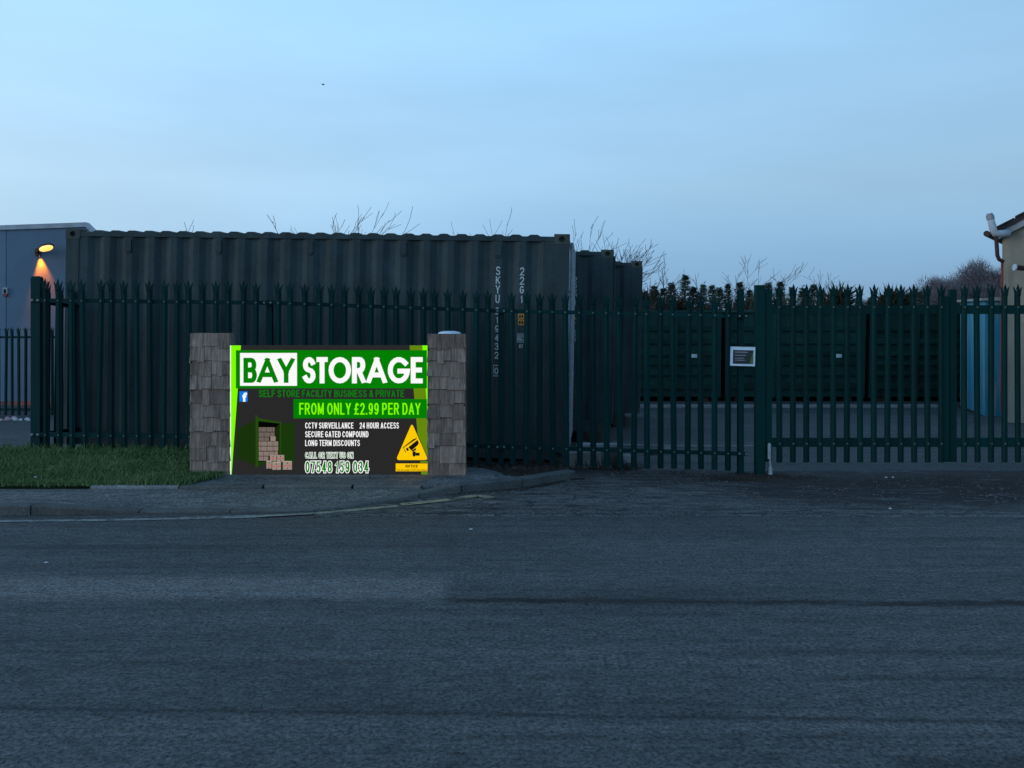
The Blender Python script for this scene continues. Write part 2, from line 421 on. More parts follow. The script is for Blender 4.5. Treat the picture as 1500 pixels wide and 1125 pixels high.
# entrance apron right of the kerb radius
def apron():
    vs_, fs = [], []; n = 26
    xs = frange(-1.62, .66, 24) + frange(.8, 16, 60); ny = len(range(n+1))
    for x in xs:
        y0 = 7.25 + .05*mnoise.noise(Vector((x*.9, 0, 5))) + .03*mnoise.noise(Vector((x*4, 0, 5))); y1 = 9.95 if x > .66 else max(y0+.02, kfront(x) + .02)
        for j in range(n+1):
            y = y0 + (y1-y0)*j/n
            b = mnoise.noise(Vector((x*1.7, y*2.6, 3.1))) * .012 * sm(7.3, 8, y)
            vs_.append((x, y, max(gz(x, y), -.12) + (.008 if j else .0005) + b))
    for i in range(len(xs)-1):
        for j in range(n): a = i*(n+1)+j; fs.append((a, a+n+1, a+n+2, a+1))
    me = bpy.data.meshes.new('entrance_apron'); me.from_pydata(vs_, [], fs); me.shade_smooth()
    return struct(obj('entrance_apron', me, M['apron']))
apron()
# verge: soil base, tarmac strip with the sign, turf on the left
def vz(x, y):
    t = sm(8.12, 9.5, y)
    return (.085 * (1-t) + (interp(x, LV)+.01) * t) + .012 * mnoise.noise(Vector((x*2, y*2, 0)))
struct(sheet('verge_soil', frange(-12, .66, 66), frange(8.10, 9.95, 18), lambda x, y: min(vz(x, y) - .045*(1-sm(8.85, 9.15, y)), ktop(x)-.02 if x > -.9 and y < kfront(x)+.35 else 9) if y > kfront(x)+.06 else gz(x, y)-.06, M['soil']))
def turf_edge(y): return -2.98 + .16*(y-8.1)/.3 if y < 8.5 else -2.8
def turf_z(x, y): return vz(x, y) + .02 + .03*sm(8.1, 8.8, y) * sm(10.3, 9.6, y)
def lawn():
    vs_, fs = [], []; nx, ny = 60, 16
    for j in range(ny+1):
        y = 8.10 + (9.95-8.10)*j/ny
        if j == 0: y = 8.075
        xe = turf_edge(y) + .04*mnoise.noise(Vector((y*5, 0, 0))) if y < 8.7 else -.6
        for i in range(nx+1):
            x = -12 + (xe+12)*i/nx
            vs_.append((x, y, turf_z(x, y) - (.03 if j in (0, ny) else 0)))
    for j in range(ny):
        for i in range(nx): a = j*(nx+1)+i; fs.append((a, a+1, a+nx+2, a+nx+1))
    me = bpy.data.meshes.new('lawn'); me.from_pydata(vs_, [], fs); me.shade_smooth()
    return struct(obj('lawn', me, M['turf']))
lawn()
def tarmac_strip():
    vs_, fs = [], []; nx, ny = 44, 12
    for i in range(nx+1):
        x = -3.03 + 3.66*i/nx
        y0 = max(BACK+.075, kfront(x)+.11); y1 = max(9.02, y0+.10) + .03*mnoise.noise(Vector((x*4, 1, 0)))
        for j in range(ny+1):
            y = y0 + (y1-y0)*j/ny; u = sm(-.40, .1, x); p = .0985*(1-u) + (vz(x, y)+.012)*u
            e = ktop(x)-.006 if x > -.83 else .094; t = sm(0, .30, j/ny)
            vs_.append((x, y, e*(1-t) + p*t))
    for i in range(nx):
        for j in range(ny): a = i*(ny+1)+j; fs.append((a, a+ny+1, a+ny+2, a+1))
    me = bpy.data.meshes.new('verge_tarmac'); me.from_pydata(vs_, [], fs); me.shade_smooth()
    return struct(obj('verge_tarmac', me, M['patch']))
tarmac_strip()
rng = random.Random(5)
def grass():
    v, f = [], []
    def blade(x, y, h, k=1):
        z = turf_z(x, y) - .008; a = rng.uniform(0, 2*math.pi); w = rng.uniform(.0035, .007)
        lx, ly = rng.gauss(0, .4)*h, rng.gauss(-.1, .4)*h; cx_, cy_ = math.cos(a)*w, math.sin(a)*w
        n = len(v)
        v.extend([(x-cx_, y-cy_, z), (x+cx_, y+cy_, z), (x+lx*.4+cx_*.7, y+ly*.4+cy_*.7, z+h*.6), (x+lx*.4-cx_*.7, y+ly*.4-cy_*.7, z+h*.6), (x+lx, y+ly, z+h)])
        f.extend([(n, n+1, n+2, n+3), (n+3, n+2, n+4)])
    k = 0
    while k < 52000:
        y = 8.09 + 1.8 * rng.random()**1.15; x = rng.uniform(-6.9, -2.62)
        if y < 8.7 and x > turf_edge(y) + rng.gauss(0, .04): continue
        tuft = mnoise.noise(Vector((x*2.5, y*2.5, 7)))
        blade(x, y, max(.012, (.034 + .028*tuft + rng.gauss(0, .010)) * (1.5 if y > 9.4 else 1)))
        k += 1
    for i in range(2500):                                   # longer fringe under the fence
        x = rng.uniform(-6.2, -.6); y = 9.62 + rng.gauss(.08, .09)
        if y > 9.93: continue
        blade(x, y, rng.uniform(.04, .13))
    for i in range(1600):                                   # ragged fringe hanging over the pavement edge
        x = rng.uniform(-6.9, -3.0); y = 8.075 + rng.gauss(0, .025)
        if x > -3.83 and rng.random() < .7: continue
        blade(x, y, rng.uniform(.02, .06))
    me = bpy.data.meshes.new('grass'); me.from_pydata(v, [], f)
    return stuff(obj('grass', me, M['grass']), 'short green grass growing on the verge before the fence', 'grass')
grass()
# worn white line following the kerb, broken once
def ribbon(name, pix, w, mat, dz):
    p = [Vector((wx(a, CZ*F/(b-HY)), CZ*F/(b-HY), 0)) for a, b in pix]
    v, f = [], []
    for i, q in enumerate(p):
        d = (p[min(i+1, len(p)-1)] - p[max(0, i-1)]).normalized(); n = Vector((-d.y, d.x, 0))
        for s_ in (-.5, .5):
            e = q + n*w*s_; v.append((e.x, e.y, max(gz(e.x, e.y)+.006 if e.y > 7.2 else 0, 0) + dz))
    for i in range(len(p)-1): f.append((2*i, 2*i+2, 2*i+3, 2*i+1))
    me = bpy.data.meshes.new(name); me.from_pydata(v, [], f)
    return obj(name, me, mat)
def dense(p, k=6):
    o = []
    for a, b in zip(p, p[1:]): o += [(a[0]+(b[0]-a[0])*i/k, a[1]+(b[1]-a[1])*i/k) for i in range(k)]
    return o + [p[-1]]
struct(ribbon('road_marking', dense([(-260, 767), (0, 764), (150, 762.5), (270, 760), (390, 757.2), (470, 753), (520, 748.5), (582, 742.5)]), .065, M['line'], .004))
struct(ribbon('road_marking', dense([(588, 741.5), (650, 734.5), (688, 728.5), (702, 727.5), (720, 730.5)]), .10, M['line'], .009))

# ------------------------------------------------------------------ palisade fences
FY = 9.70                                       # front fence plane
def pale_mesh(name, h, w=.066, splay=.017):
    """W-section pale: two flanges, a proud rib, cut at the top into three splayed points."""
    m = MB(); t = .004; hb = h - .125
    sec = [(-w/2, .010), (-w*.30, .010), (-w*.13, -.006), (w*.13, -.006), (w*.30, .010), (w/2, .010)]
    lo = [(x, y, 0) for x, y in sec]; hi = [(x, y, hb) for x, y in sec]
    for i in range(5): m.face([lo[i], lo[i+1], hi[i+1], hi[i]])
    for i in range(5): m.face([(a, b+t, c) for a, b, c in (lo[i], hi[i], hi[i+1], lo[i+1])])
    for i in (0, 5): a, b = lo[i], hi[i]; m.face([a, b, (b[0], b[1]+t, b[2]), (a[0], a[1]+t, a[2])])
    # centre spear
    m.prism_xz([(-.011, hb-.01), (.011, hb-.01), (.011, hb+.040), (.0185, hb+.070), (0, h), (-.0185, hb+.070), (-.011, hb+.040)], -.006, -.001)
    for s in (-1, 1):
        b0, b1 = s*w*.5, s*w*.14
        p = [(b1, hb-.01), (b0, hb-.012), (s*(w*.5+splay*.35), hb+.040), (s*(w*.5+splay), hb+.095), (s*(w*.5+splay*.15), hb+.078), (s*(w*.5-.022), hb+.040)]
        m.prism_xz(p, .002, .008)
    me = m.mesh(name, fix=True); me.materials.append(M['fence']); return me
def bolt_mesh():
    m = MB(); n = 6
    m.lathe([(.0001, .009), (.006, .008), (.009, .004), (.009, 0)], 8)
    me = m.mesh('bolt'); me.transform(Matrix.Rotation(R(90), 4, 'X')); me.materials.append(M['bolt']); return me
PALE = pale_mesh('pale', 1.90); BOLT = bolt_mesh()
GPALE = pale_mesh('gate_pale', 1.955); GPALE.materials.clear(); GPALE.materials.append(M['gate'])
def add_pale(par, me, loc, rz=0, bolts=(), jitter=True):
    o = obj('pale', me, None, par, Vector(loc) - par.location); o.rotation_euler = (rng.gauss(0, .006), rng.gauss(0, .007) if jitter else rng.gauss(0, .002), rz)
    for z in bolts:
        obj('bolt', BOLT, None, o, (0, -.006, z))
    return o
def rail(par, a, b, name='rail', h=.045, w=.045, mat=None):
    m = MB(); a, b = Vector(a), Vector(b); d = (b-a).normalized(); out = Vector((d.y, -d.x, 0)).normalized()
    ins = -out                                           # angle section: upright leg against the pales, flat leg behind
    for (w0, w1, z0, z1) in ((0, .006, -h/2, h/2), (.006, w, h/2-.006, h/2)):
        m.hexa([a+ins*w0+Vector((0,0,z0)), b+ins*w0+Vector((0,0,z0)), b+ins*w1+Vector((0,0,z0)), a+ins*w1+Vector((0,0,z0))],
               [a+ins*w0+Vector((0,0,z1)), b+ins*w0+Vector((0,0,z1)), b+ins*w1+Vector((0,0,z1)), a+ins*w1+Vector((0,0,z1))])
    return m.build(name, mat or M['fence'], par, rel=True)
def post(par, x, y, z0, z1, w=.09, d=.07, name='post', mat=None, cap=False):
    m = MB(); t = .008                                   # I-section
    m.box(x-w/2, x+w/2, y, y+t, z0, z1); m.box(x-w/2, x+w/2, y+d-t, y+d, z0, z1); m.box(x-t/2, x+t/2, y+t, y+d-t, z0, z1)
    return m.build(name, mat or M['fence'], par, rel=True)

px_posts = [50, 391, 733, 1088]
XP = [wx(p, FY) for p in px_posts]
TR = [wz(440, FY), wz(443.5, FY), wz(455.5, FY), wz(463, FY)]
BR = [wz(637, FY), wz(641, FY), wz(655, FY), wz(665, FY)]
fence = thing('palisade_fence', 'dark green palisade fence before the first container, stepping down to the gate post', 'fence', (XP[0], FY, gz(XP[0], FY)))
for i in range(3):
    for zz in (TR, BR): rail(fence, (XP[i]+.02, FY+.014, zz[i]), (XP[i+1]-.02, FY+.014, zz[i+1]))
    n = 17; p0, p1 = ((66.6, 373.8), (408, 716), (751, 1066.6))[i]
    for k in range(n):
        x = wx(p0 + (p1-p0)*k/16, FY); u = (x-XP[i])/(XP[i+1]-XP[i])
        zt = TR[i] + (TR[i+1]-TR[i])*u; zb = BR[i] + (BR[i+1]-BR[i])*u
        z0 = zb - .185 + rng.gauss(0, .004)
        add_pale(fence, PALE, (x, FY, z0), 0, (zb - z0, zt - z0))
for i, x in enumerate(XP):
    zt = TR[i]
    if i == 0: 
        m = MB(); m.box(x-.05, x+.05, FY+.02, FY+.10, -.3, wz(407, FY)); m.prism_xz([(x-.05, wz(407, FY)), (x+.05, wz(407, FY)), (x+.035, wz(404.5, FY)), (x-.035, wz(404.5, FY))], FY+.02, FY+.10)
        m.build('corner_post', M['fence'], fence, rel=True)
    else: post(fence, x+(.006 if i < 3 else 0), FY+.062, gz(x, FY)-.3, zt+.03 if i < 3 else wz(424, FY), .062)
    for z in (TR[i], BR[i]):
        for s in (-.035, .045):
            o = obj('fixing_bolt', BOLT, None, fence, Vector((x+s*(.9 if i else .8), FY+.008 if i else FY+.014, z)) - fence.location); o.scale = (1.4, 1.4, 1.4) if i else (2.2, 2.2, 2)
        # fishplate joining the rails at the post
        m = MB(); m.box(x-.055 if i else x-.045, x+.055, FY+.008 if i else FY+.014, FY+.0135 if i else FY+.0195, z-.02, z+.02) ; m.build('fishplate', M['fence'], fence, rel=True)
# return run going back from the corner post
rf = thing('palisade_fence', 'dark green palisade fence running back from the corner post beside the container end', 'fence', (XP[0], FY+.10, gz(XP[0], FY)))
def rz_(y, a): return a + (gz(XP[0], y) - gz(XP[0], FY))
RX = XP[0] - .02
for a in (TR[0], BR[0]): rail(rf, (RX-.005, FY+5.0, rz_(FY+5.0, a)), (RX-.005, FY+.11, rz_(FY+.11, a)))
for k in range(32):
    y = FY + .20 + .15*k
    zb = rz_(y, BR[0]); zt = rz_(y, TR[0])
    add_pale(rf, PALE, (RX-.02, y, zb-.185), R(-90), (.185, .185+zt-zb))
for y in (FY+2.6, FY+5.0):
    m = MB(); z0 = gz(RX, y); m.box(RX+.045, RX+.105, y-.035, y+.035, z0-.3, z0+1.86); m.build('post', M['fence'], rf, rel=True)

# far, bluish fence beyond the side yard, in front of the grey building
BY = 19.0
bf = thing('palisade_fence', 'distant palisade fence standing in front of the grey clad building', 'fence', (wx(-40, BY), BY, gz(wx(-40, BY), BY)))
for a in (494, 600):
    rail(bf, (wx(-105, BY), BY+.014, wz(a, BY)), (wx(90, BY), BY+.014, wz(a, BY)))
for k in range(20):
    p = -100 + k*9.8
    add_pale(bf, PALE, (wx(p, BY), BY, wz(478.5, BY)-1.9), 0)
for p in (-95, 62): post(bf, wx(p, BY), BY+.062, gz(wx(p, BY), BY)-.2, wz(484, BY))

# ------------------------------------------------------------------ gate
def gate_leaf(p0, p1, label, npal, stile_l, stile_r):
    g = thing('palisade_gate', label, 'gate', (wx(p0, FY), FY, gz(wx(p0, FY), FY)), 'palisade gate leaves')
    x0, x1 = wx(p0, FY), wx(p1, FY)
    for (a, b) in ((447, 460), (641.5, 655)):
        m = MB(); m.box(x0+.07, x1-.07, FY+.014, FY+.064, wz(b, FY), wz(a, FY)); m.build('rail', M['gate'], g, rel=True)
    for (a, b, on, top) in ((x0, x0+.07, stile_l, 424), (x1-.07, x1, stile_r, 434)):
        m = MB(); m.box(a, b, FY+.012, FY+.066, wz(677, FY), wz(top, FY)); m.build('stile', M['gate'], g, rel=True)
    for k in range(npal):
        x = x0 + .15 + (x1-x0-.24) * k/(npal-1)
        zb = wz(677.5, FY); add_pale(g, GPALE, (x, FY, zb), 0, (wz(650, FY)-zb, wz(450, FY)-zb), jitter=False)
    return g
gate_leaf(1122, 1391.5, 'green palisade gate leaf hung on the thick gate post', 13, True, True)
gate_leaf(1393, 1662, 'green palisade gate leaf standing before the blue shed and rendered building', 13, False, True)
gp = thing('gate_post', 'thick dark green square gate post beside the notice', 'post', (wx(1114.5, FY), FY, gz(wx(1114, FY), FY)))
m = MB(); x0, x1 = wx(1108, FY), wx(1121, FY); m.box(x0, x1, FY, FY+.10, -.45, wz(418.5, FY)); m.build('shaft', M['gate'], gp, rel=True)
m = MB(); m.box(x0-.003, x1+.003, FY-.003, FY+.103, wz(418.5, FY), wz(417.5, FY)); m.build('cap', M['gate'], gp, rel=True)
for z in (.42, 1.55):
    m = MB(); m.tube([(x1+.005, FY+.03, z-.05), (x1+.005, FY+.03, z+.05)], .014, 8); m.box(x1-.002, x1+.04, FY+.016, FY+.040, z-.015, z+.015); m.build('hinge', M['gate'], gp, rel=True)
# drop bolt at the foot of the gate post
db = thing('drop_bolt', 'galvanised drop bolt standing at the foot of the gate post', 'bolt', (wx(1126, FY), FY-.03, wz(692, FY)))
bx, by = wx(1126, FY), FY-.03
m = MB(); m.tube([(bx, by, wz(671.5, FY)), (bx, by, wz(651, FY))], .019, 10); m.tube([(bx, by, wz(651, FY)), (bx, by, wz(648.5, FY))], [.019, .01], 10); m.build('sleeve', M['galv'], db, rel=True, smooth=False)
m = MB(); m.tube([(bx+.006, by, wz(672, FY)), (bx+.012, by, wz(683, FY))], .011, 8); m.build('rod', M['galv'], db, rel=True)
m = MB(); m.tube([(bx+.012, by, wz(682.5, FY)), (bx+.012, by, wz(685, FY)), (bx+.012, by, wz(694, FY))], [.014, .02, .024], 10); m.build('socket', M['galv'], db, rel=True)
# paper notice tied to the fence
nb = thing('notice', 'small laminated paper notice with a pale border fixed to the fence beside the gate post', 'notice', (wx(1087.5, FY), FY-.012, wz(522, FY)), rot=(0, R(1.2), 0))
NW, NH = 36.5/134, 28.0/134
def npart(name, mat, x0, x1, z0, z1, y):
    m = MB(); m.box(x0, x1, y, y+.0012, z0, z1); return m.build(name, mat, nb)
M['paper'] = simple('laminated paper', (.78, .86, .95), .35, .4, .08, 8)
M['paper_dark'] = simple('dark print', (.045, .045, .05), .5, .3, .2, 20)
M['paper_green'] = simple('green print', (.10, .22, .04), .5, .3)
M['paper_grey'] = simple('grey print', (.28, .28, .30), .5, .3)
npart('sheet', M['paper'], -NW/2, NW/2, -NH/2, NH/2, 0)
npart('printed_panel', M['paper_dark'], -NW/2+.03, NW/2-.02, -NH/2+.022, NH/2-.036, -.0014)
m = MB(); m.prism_xz([(NW/2-.06, -NH/2+.024), (NW/2-.021, -NH/2+.024), (NW/2-.021, NH/2-.06), (NW/2-.03, NH/2-.07)], -.0028, -.0016); m.build('printed_stripe', M['paper_green'], nb)
for i, (z, wd, h) in enumerate(((.045, .14, .014), (.012, .12, .012), (-.02, .10, .008), (-.042, .11, .008))):
    npart('printed_line', M['paper_grey'], -.085, -.085+wd, z-h/2, z+h/2, -.0028)

# ------------------------------------------------------------------ lettering
def text_mesh(s, w, h, offset=0.0, ext=.0006, name='lettering', box=None):
    """flat lettering fitted to w x h, standing in the x,z plane, front towards -y; origin lower left"""
    cu = bpy.data.curves.new('t', 'FONT'); cu.body = s; cu.size = 1.0; cu.offset = offset; cu.extrude = .01; cu.resolution_u = 5
    o = bpy.data.objects.new('t', cu); C.objects.link(o)
    dg = bpy.context.evaluated_depsgraph_get(); dg.update()
    me = bpy.data.meshes.new_from_object(o.evaluated_get(dg)); me.name = name
    bpy.data.objects.remove(o); bpy.data.curves.remove(cu)
    xs = [v.co.x for v in me.vertices]; ys = [v.co.y for v in me.vertices]
    x0, x1, y0, y1 = (min(xs), max(xs), min(ys), max(ys)) if box is None else box
    for v in me.vertices:
        x, y, z = v.co
        v.co = ((x-x0)/(x1-x0)*w, -z/.01*ext, (y-y0)/(y1-y0)*h)
    me.materials.clear(); me['bb'] = (x0, x1, y0, y1)
    return me

def arc(cx, cy, rx, ry, a0, a1, n=10): return [(cx + rx*math.cos(R(a0+(a1-a0)*i/n)), cy + ry*math.sin(R(a0+(a1-a0)*i/n))) for i in range(n+1)]
GL = {'A': (1.02, [[(0, 0), (.5, 1)], [(.5, 1), (1, 0)], [(.22, .28), (.78, .28)]]),
 'B': (.90, [[(.62, .52), (0, .52)], [(0, .52), (0, 1), (.62, 1)] + arc(.62, .76, .32, .24, 90, -90) , [(0, .52), (0, 0), (.66, 0)] + arc(.66, .26, .34, .26, -90, 90)]),
 'C': (.98, [arc(.5, .5, .5, .5, 40, 320, 16)]), 'D': (.95, [[(.45, 0), (0, 0), (0, 1), (.45, 1)] + arc(.45, .5, .55, .5, 90, -90, 12)]),
 'E': (.82, [[(1, 1), (0, 1), (0, 0), (1, 0)], [(0, .51), (.9, .51)]]), 'F': (.78, [[(1, 1), (0, 1), (0, 0)], [(0, .50), (.88, .50)]]),
 'G': (1.04, [arc(.5, .5, .5, .5, 42, 345, 16) + [(1, .46), (.56, .46)]]), 'H': (.93, [[(0, 0), (0, 1)], [(1, 0), (1, 1)], [(0, .52), (1, .52)]]),
 'I': (.0, [[(.5, 0), (.5, 1)]]), 'K': (.95, [[(0, 0), (0, 1)], [(.98, 1), (.0, .40)], [(.34, .60), (1, 0)]]), 'L': (.76, [[(0, 1), (0, 0), (1, 0)]]),
 'M': (1.16, [[(0, 0), (0, 1)], [(0, 1), (.5, .1)], [(.5, .1), (1, 1)], [(1, 1), (1, 0)]]), 'N': (.95, [[(0, 0), (0, 1)], [(0, 1), (1, 0)], [(1, 0), (1, 1)]]), 'O': (1.06, [arc(.5, .5, .5, .5, 90, 450, 20)]),
 'P': (.88, [[(0, 0), (0, 1), (.62, 1)] + arc(.62, .73, .38, .27, 90, -90) + [(0, .46)]]), 'R': (.94, [[(0, 0), (0, 1), (.62, 1)] + arc(.62, .74, .34, .26, 90, -90) + [(0, .48)], [(.5, .48), (1, 0)]]),
 'S': (.88, [arc(.5, .755, .46, .245, 25, 265, 10) + arc(.5, .25, .5, .25, 85, -155, 10)]), 'T': (.86, [[(0, 1), (1, 1)], [(.5, 1), (.5, 0)]]),
 'U': (.93, [[(0, 1), (0, .34)] + arc(.5, .34, .5, .34, 180, 360, 10) + [(1, 1)]]), 'V': (.98, [[(0, 1), (.5, 0)], [(.5, 0), (1, 1)]]), 'X': (.95, [[(0, 0), (1, 1)], [(0, 1), (1, 0)]]),
 'Y': (.95, [[(0, 1), (.5, .44)], [(.5, .44), (1, 1)], [(.5, .44), (.5, 0)]]), '&': (1.0, [[(1, 0), (.25, .68)] + arc(.45, .82, .24, .18, 200, -20, 8) + [(.12, .38)] + arc(.40, .22, .36, .22, 140, 330, 8) + [(.95, .45)]]),
 '0': (.80, [arc(.5, .5, .5, .5, 90, 450, 18)]), '1': (.42, [[(0, .74), (.75, 1), (.75, 0)]]), '2': (.80, [arc(.5, .72, .5, .28, 165, -25, 10) + [(0, 0), (1, 0)]]),
 '3': (.80, [arc(.46, .755, .44, .245, 150, -90, 9), arc(.48, .26, .52, .26, 90, -150, 9)]), '4': (.86, [[(1, .26), (0, .26)], [(0, .26), (.72, 1)], [(.72, 1), (.72, 0)]]),
 '5': (.80, [[(.92, 1), (.16, 1), (.06, .50)] + arc(.48, .32, .52, .32, 120, -150, 10)]), '7': (.78, [[(0, 1), (1, 1)], [(1, 1), (.36, 0)]]), '8': (.80, [arc(.5, .76, .43, .24, 90, 450, 14), arc(.5, .26, .5, .26, 90, 450, 14)]),
 '9': (.80, [arc(.5, .68, .48, .32, 90, 450, 14), arc(.48, .5, .5, .5, -130, 10, 8)]), '.': (.0, [[(.5, 0), (.5, .02)]]), ' ': (.30, []),
 '\u00a3': (.84, [[(1, 0), (0, 0), (.28, .12), (.30, .60)] + arc(.62, .74, .32, .26, 190, 30, 8), [(0, .46), (.74, .46)]])}
def ribbon2(m, pts, T, y0, y1, cap, zlo, zhi):
    P = [Vector((a, b)) for a, b in pts]; P = [p for i, p in enumerate(P) if i == 0 or (p-P[i-1]).length > T*.02]; n = len(P); closed = (P[0]-P[-1]).length < T*.02
    if closed: P = P[:-1]; n -= 1
    elif cap:
        P[0] = P[0] + (P[0]-P[1]).normalized()*T/2; P[-1] = P[-1] + (P[-1]-P[-2]).normalized()*T/2
    Lp, Rp = [], []
    for i in range(n):
        a = P[i-1] if (i or closed) else None; b = P[(i+1) % n] if (i < n-1 or closed) else None
        d0 = (P[i]-a).normalized() if a is not None else None; d1 = (b-P[i]).normalized() if b is not None else None
        if d0 is None: d0 = d1
        if d1 is None: d1 = d0
        n0, n1 = Vector((-d0.y, d0.x)), Vector((-d1.y, d1.x)); q = n0 + n1
        q = n0.copy() if q.length < 1e-3 else q.normalized(); k = min(1/max(.2, q.dot(n0)), 1.9)
        Lp.append(P[i] + q*k*T/2); Rp.append(P[i] - q*k*T/2)
    for q in Lp + Rp: q.y = min(zhi, max(zlo, q.y))
    for i in range(n if closed else n-1):
        j = (i+1) % n; m.prism_xz([tuple(Lp[i]), tuple(Lp[j]), tuple(Rp[j]), tuple(Rp[i])], y0, y1)
def stroke_mesh(txt, w, h, T, grow=0., depth=.0006, gap=None, widths=None, name='lettering'):
    """bold sans lettering drawn as strokes of thickness T, fitted to w x h; front towards -y, origin lower left"""
    gap = T*.62 if gap is None else gap
    ws = widths or [GL[c][0] for c in txt]
    fixed = sum(T for c in txt if c != ' ') + gap*(len(txt)-1); k = (w-fixed)/max(1e-6, sum(ws)); x = 0; m = MB()
    for c, gw in zip(txt, ws):
        bw_ = gw*k; 
        for st in GL[c][1]:
            ribbon2(m, [(x + T/2 + a*bw_ if bw_ > 1e-6 else x + T/2, T/2 + b*(h-T)) for a, b in st], T + 2*grow, -depth, depth, True, -grow, h+grow)
        x += bw_ + (T if c != ' ' else 0) + gap
    return m.mesh(name, fix=False)

# ------------------------------------------------------------------ shipping containers
CL, CW, CH = 6.058, 2.438, 2.591
def casting(x0, x1, z0, z1, front, depth, y_in, holes=True):
    """corner casting with an oval pocket in the long-side face; front = y of outer face, y_in = inner y"""
    m = MB(); n = 12; cx, cz = (x0+x1)/2, (z0+z1)/2
    rx, rz = (x1-x0)*.20, (z1-z0)*.30
    def rect(a):
        c, s = math.cos(a), math.sin(a); k = 1/max(abs(c), abs(s)); return (cx + c*k*(x1-x0)/2, cz + s*k*(z1-z0)/2)
    ang = [2*math.pi*(i+.5)/n for i in range(n)]
    # put rect samples on real corners
    ou = [rect(a) for a in ang]
    for a in (math.pi/4, 3*math.pi/4, 5*math.pi/4, 7*math.pi/4):
        i = min(range(n), key=lambda k: abs(ang[k]-a)); ou[i] = rect(a)
    inn = [(cx+rx*math.cos(a), cz+rz*math.sin(a)) for a in ang]
    dp = front + (depth if y_in > front else -depth)
    for i in range(n):
        j = (i+1) % n
        m.face([(ou[i][0], front, ou[i][1]), (ou[j][0], front, ou[j][1]), (inn[j][0], front, inn[j][1]), (inn[i][0], front, inn[i][1])])
        m.face([(inn[i][0], front, inn[i][1]), (inn[j][0], front, inn[j][1]), (inn[j][0], dp, inn[j][1]), (inn[i][0], dp, inn[i][1])])
        m.face([(ou[i][0], front, ou[i][1]), (ou[j][0], front, ou[j][1]), (ou[j][0], y_in, ou[j][1]), (ou[i][0], y_in, ou[i][1])])
    m.face([(a, dp, b) for a, b in inn]); m.face([(a, y_in, b) for a, b in ou])
    return m
PITCH = .278
def corr(xa, xb, phase, yo, yi):
    """plan profile of corrugated sheet from xa to xb, outer flats centred on phase + k*PITCH"""
    pts = [(xa, yo)]; k = math.floor((xa-phase)/PITCH) - 1
    while True:
        c = phase + k*PITCH
        if c - .139 > xb: break
        for dx, y in ((-.105, yi), (-.037, yo), (.037, yo), (.105, yi)):
            if xa+.02 < c+dx < xb-.02: pts.append((c+dx, y))
        k += 1
    return pts + [(xb, yo)]
